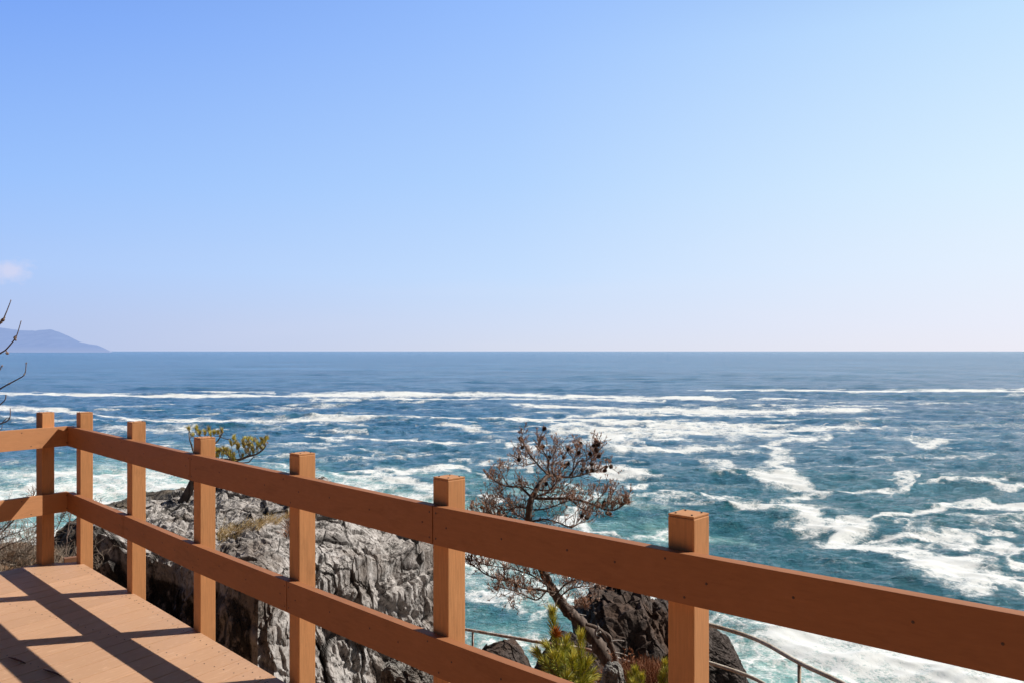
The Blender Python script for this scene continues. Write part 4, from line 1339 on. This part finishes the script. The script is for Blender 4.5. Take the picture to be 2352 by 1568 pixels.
def bare_branch():
    """a bare branch entering at the left edge, in front of the headland"""
    Z0 = 6.9
    tree = empty('bare_branch', W(-60, 1020, Z0)); O = tree.location.copy()
    P = lambda x, y, z=0: W(x * .46875, 551.25 + y * .46875, Z0 + z) - O       # close-up pixels
    m = MB(); kn = MB()
    def br(q, r0, r1):
        s_ = smooth_path([P(*x) for x in q], 5); m.tube(s_, list(np.linspace(r0, r1, len(s_))), 6); return s_
    br([(-260, 1500, .3), (-200, 1250, .2), (-150, 900, .1), (-130, 600, 0), (-110, 350, 0)], .05, .015)
    br([(-140, 600, 0), (-60, 470, 0), (0, 410, 0), (15, 390, 0), (35, 345, 0), (53, 298, 0)], .009, .0032)
    br([(-145, 720, 0), (-60, 600, 0), (0, 555, 0), (30, 535, 0), (70, 488, 0), (85, 460, 0), (103, 398, 0)], .009, .0032)
    br([(28, 537, 0), (36, 552, 0)], .005, .004)
    br([(-150, 900, .1), (-60, 770, 0), (0, 728, 0), (45, 702, 0), (90, 678, 0), (121, 655, 0), (129, 600, 0)], .009, .0032)
    br([(-150, 850, .1), (-60, 700, 0), (-5, 640, 0), (8, 615, 0)], .007, .004)
    br([(-160, 1000, .1), (-60, 860, 0), (0, 805, 0), (25, 780, 0), (30, 755, 0)], .007, .0035)
    br([(-165, 1050, .1), (-60, 940, 0), (0, 900, 0), (35, 885, 0), (50, 860, 0), (50, 822, 0)], .007, .0035)
    br([(5, 900, 0), (35, 870, 0), (52, 880, 0)], .0035, .0025)
    br([(-60, 925, 0), (0, 930, 0), (12, 900, 0)], .004, .002)
    for x, y, r in ((53, 298, .007), (15, 392, .016), (8, 400, .014), (22, 380, .008), (103, 399, .006), (73, 478, .014), (78, 490, .012), (37, 553, .013), (45, 702, .009), (121, 655, .011), (129, 602, .007), (8, 618, .010), (28, 760, .007), (50, 868, .006)):
        c = P(x, y); kn = MB()
        for _ in range(5 if r > .012 else 2):
            kb = kn; o = rv(r * .3); kb.tube([c + o - Vector((0, 0, r * .6)), c + o - Vector((0, 0, r * .2)), c + o + Vector((0, 0, r * .4)), c + o + Vector((0, 0, r * .8))], [r * .3, r * .6, r * .55, r * .15], 6)
        if r > .012: tuft(kn, c, (0, 0, 1), 10, r * 1.5, .0012, 1.6)
        kn.build('bud', M_BARKD, tree)
    m.build('branch', mat_simple('purple_grey_bark', (.14, .10, .10), (.32, .25, .25), 40, .85, .2), tree, smooth=True)
    tag(tree, 'bare knobbly branch reaching across the hazy headland', 'tree')


bare_branch()


def shrub(loc, rad, height, n, label, group=None, lean=(0, 0), r=.0035, flat=1.0, wiry=.5, mat=None):
    root = empty('bare_shrub', loc)
    m = MB(); m0 = MB()
    def grow(p, d, L, r_, lev):
        pts, de = twig(m0 if lev == 1 else m, p, d, L, r_, .25, 4, 3 if lev > 1 else 4, .45)
        if lev >= 4: return
        for _ in range(random.choice((2, 3, 3))):
            j = random.randint(1, 4)
            grow(pts[j], de + rv(.75 * wiry + .25), L * random.uniform(.5, .8), r_ * .68, lev + 1)
    for _ in range(n):
        a = random.uniform(0, 6.28); q = rad * math.sqrt(random.random())
        d = Vector((math.cos(a) * .7 + lean[0], math.sin(a) * .7 + lean[1], random.uniform(.5, 1.3) * flat))
        grow(Vector((math.cos(a) * q, math.sin(a) * q * .6, 0)), d, height * random.uniform(.3, .5), r, 1)
    m0.build('stems', mat or M_SHRUB, root)
    m.build('twigs', mat or M_SHRUB, root)
    return tag(root, label, 'shrub', group)


g1 = 'bare shrubs on the bank left of the deck'
for (px_, py_, Z_, rad, h_, n_, lb) in ((-60, 1310, 7.3, .55, .62, 60, 'tallest tangled bare grey shrub, behind the short side of the railing'),
                                        (35, 1300, 7.5, .45, .34, 80, 'dense low bare grey shrub against the foot of the first railing post'),
                                        (95, 1325, 7.9, .4, .5, 26, 'bare grey shrub directly behind the first railing post'),
                                        (160, 1310, 8.6, .25, .42, 9, 'thin bare shrub between the two corner posts'),
                                        (-230, 1340, 6.8, .6, .8, 22, 'bare shrub past the left edge of the frame')):
    if px_ < -200: continue
    p = W(px_, py_, Z_)
    shrub((p.x, p.y, p.z), rad, h_, n_, lb, g1, r=.0048)
# long arching stems over the shrub
root = empty('arching_shrub', W(-80, 1290, 7.4)); O = root.location.copy(); m = MB()
for q, r0 in (([(-80, 1290), (0, 1225), (40, 1185), (75, 1150), (78, 1130)], .008), ([(-80, 1320), (0, 1240), (35, 1224), (90, 1205)], .006), ([(-60, 1300), (10, 1255), (60, 1235), (90, 1215)], .006),
              ([(-50, 1250), (0, 1215), (30, 1190)], .005), ([(150, 1290), (158, 1200), (167, 1170), (172, 1150)], .004), ([(130, 1215), (143, 1188), (152, 1175)], .004)):
    s_ = smooth_path([W(*x, 7.4) - O for x in q], 6); m.tube(s_, list(np.linspace(r0, r0 * .4, len(s_))), 5)
    for i in range(3, len(s_) - 1, 1):
        for _ in range(2): 
            pp, de = twig(m, s_[i], (rv(.6) + Vector((0, 0, .8))), random.uniform(.05, .14), .0028, .3, 3, 3, .4)
            twig(m, pp[1], de + rv(.6), .05, .0020, .3, 3, 3, .4); twig(m, pp[2], de + rv(.6), .05, .0020, .3, 3, 3, .4)
m.build('branches', M_BARKD, root)
tag(root, 'dark arching bare stems crossing the white foam below the sunlit rails', 'shrub', g1)
# little bare plant on the rock edge at the second post
p = W(232, 1178, 10.4)
s_ = shrub((p.x, p.y, p.z), .02, .32, 4, 'tiny bare plant sticking up on the rock beyond the corner post', None, (.1, 0), .006, 1.2, .4, M_BARKD)


def grass_patch(name, pts_fn, n, L, w, mat, label, lean, tuft_n=6, cat='grass'):
    m = MB()
    for _ in range(n):
        p = pts_fn()
        for _2 in range(tuft_n):
            d = Vector((random.gauss(lean[0], .4), random.gauss(lean[1], .4), random.uniform(.35, 1.0)))
            m.blade(p + rv(.012), d, L * random.uniform(.5, 1.2), w)
    o = m.build(name, mat)
    return tag(o, label, cat, None, 'stuff')


bpy.context.view_layer.update()
rock = bpy.data.objects['cliff_rock']
dg = bpy.context.evaluated_depsgraph_get()
from mathutils.bvhtree import BVHTree
bv = BVHTree.FromObject(rock, dg)


def on_rock(px, py):
    d = (W(px, py, 1) - Vector((0, 0, EYE))).normalized()
    h = bv.ray_cast(Vector((0, 0, EYE)), d)
    return h[0]


# yellow dry grass in the cleft of the outcrop
def gfn():
    for _ in range(50):
        u = random.random() ** 1.6
        x = 500 + 165 * u; y = np.interp(x, [500, 560, 620, 665], [1232, 1212, 1198, 1186]) + random.gauss(0, 9 - 6 * u) + 4 * math.sin(x * .13)
        h = on_rock(x, y)
        if h is not None: return h
    return Vector((-3, 9.5, -.6))


grass_patch('dry_grass', gfn, 300, .085, .0013, M_GRASS, 'yellow dry grass growing in the cleft of the grey outcrop', (.5, 0))


def rfn():
    for _ in range(60):
        h = on_rock(random.gauss(664, 6), random.uniform(1185, 1235))
        if h is not None: return h
    return Vector((-2.4, 9.5, -.8))


o = grass_patch('dry_weeds', rfn, 22, .13, .0026, M_RGRASS, 'small tuft of dry reddish weeds beside the middle post', (0, 0), 4)


def sfn():
    x = random.gauss(1.15, .38); y = random.gauss(6.85, .45)
    return Vector((x, y, gz(x, y)))


grass_patch('rusty_grass', sfn, 1500, .13, .0018, M_RGRASS, 'rusty dry grass carpeting the ground under the dead pine', (.1, 0), 6)
# upright rusty weeds
g2 = 'rusty weeds by the dead pine'
for (x, y0, y1, lb) in ((1460, 1590, 1492, 'tall rusty weed spray beside the dead pine trunk'), (1472, 1590, 1520, 'short rusty weed behind the bright pine tip'), (1428, 1570, 1482, 'thin rusty weed in front of the silvered branch stub'), (1508, 1590, 1540, 'low rusty weed next to the near railing post')):
    a = W(x, y0, 7.0); root = empty('dry_weed', a); m = MB()
    hgt = (y0 - y1) / F * 7.0
    for _ in range(4):
        s2, de = twig(m, (random.uniform(-.03, .03), 0, 0), (random.gauss(0, .15), 0, 1), hgt * random.uniform(.7, 1), .0028, .1, 7, 4, .12)
        for q in s2[3:]:
            for _2 in range(3):
                tuft(m, q, rv(1) + Vector((0, 0, .8)), 3, .035, .0035, .6)
    m.build('stalks', M_RGRASS, root); tag(root, lb, 'weed', g2)
p = W(1408, 1530, 6.6)
rock_block('boulder', (p.x, p.y, p.z - .5), (.11, .12, .52), M_GREY, 77, (120, 100), .8, label='pale grey stone between the sapling and the dead trunk')


# ------------------------------------------------------------------ metal handrails on the path below
t = NT('rusty_painted_pipe'); g = t.n('ShaderNodeNewGeometry').outputs['Position']
n = t.noise(t.scaled(g, (1, 1, 1)), 9, 6, .7); n2 = t.noise(g, 60, 4, .7)
c = t.mix(t.ramp(t.math('ADD', t.math('MULTIPLY', n, .7), t.math('MULTIPLY', n2, .3)), [(.42, 0), (.55, 1)]), (.72, .68, .62), (.36, .17, .10))
M_PIPE = t.out(c, .6, t.bump(n2, .5, .002), .4)
t = NT('weathered_pipe'); g = t.n('ShaderNodeNewGeometry').outputs['Position']
n = t.noise(g, 8, 6, .7); n2 = t.noise(g, 70, 4, .7)
c = t.mix(t.ramp(t.math('ADD', t.math('MULTIPLY', n, .6), t.math('MULTIPLY', n2, .4)), [(.42, 0), (.60, 1)]), (.78, .70, .58), (.42, .30, .21))
M_PIPE2 = t.out(c, .6, t.bump(n2, .5, .002), .4)


def handrail(top, h, drop, posts_, mat, label, name='metal_handrail'):
    P0 = [WH(x, y, h) for x, y in top]
    root = empty(name, (P0[0].x, P0[0].y, P0[0].z - 1.0)); O = root.location.copy()
    s_ = smooth_path([p - O for p in P0], 8)
    m = MB(); m.tube(s_, .0165, 10); m.build('top_rail', mat, root, smooth=True)
    m = MB(); m.tube([p - Vector((0, 0, drop)) for p in s_], .0145, 10); m.build('middle_rail', mat, root, smooth=True)
    for u in posts_:
        p = s_[int(u * (len(s_) - 1))]
        m = MB(); m.tube([p - Vector((0, 0, .012)), p - Vector((0, 0, 1.15))], .013, 10); m.build('post', mat, root, smooth=True)
    tag(root, label, 'handrail')


handrail([(1022, 1436), (1050, 1441), (1078, 1446), (1165, 1461), (1257, 1477), (1340, 1489), (1430, 1515), (1532, 1546), (1640, 1585)], 3.0, .31, (.27, .93), M_PIPE, 'rusty white pipe handrail running behind the green pine sapling')
handrail([(1540, 1415), (1590, 1423), (1632, 1434), (1704, 1455), (1758, 1477), (1836, 1521), (1935, 1568), (2060, 1640), (2200, 1740)], 2.15, .30, (.04, .625, .98), M_PIPE2, 'weathered metal handrail curving downhill over the white surf')
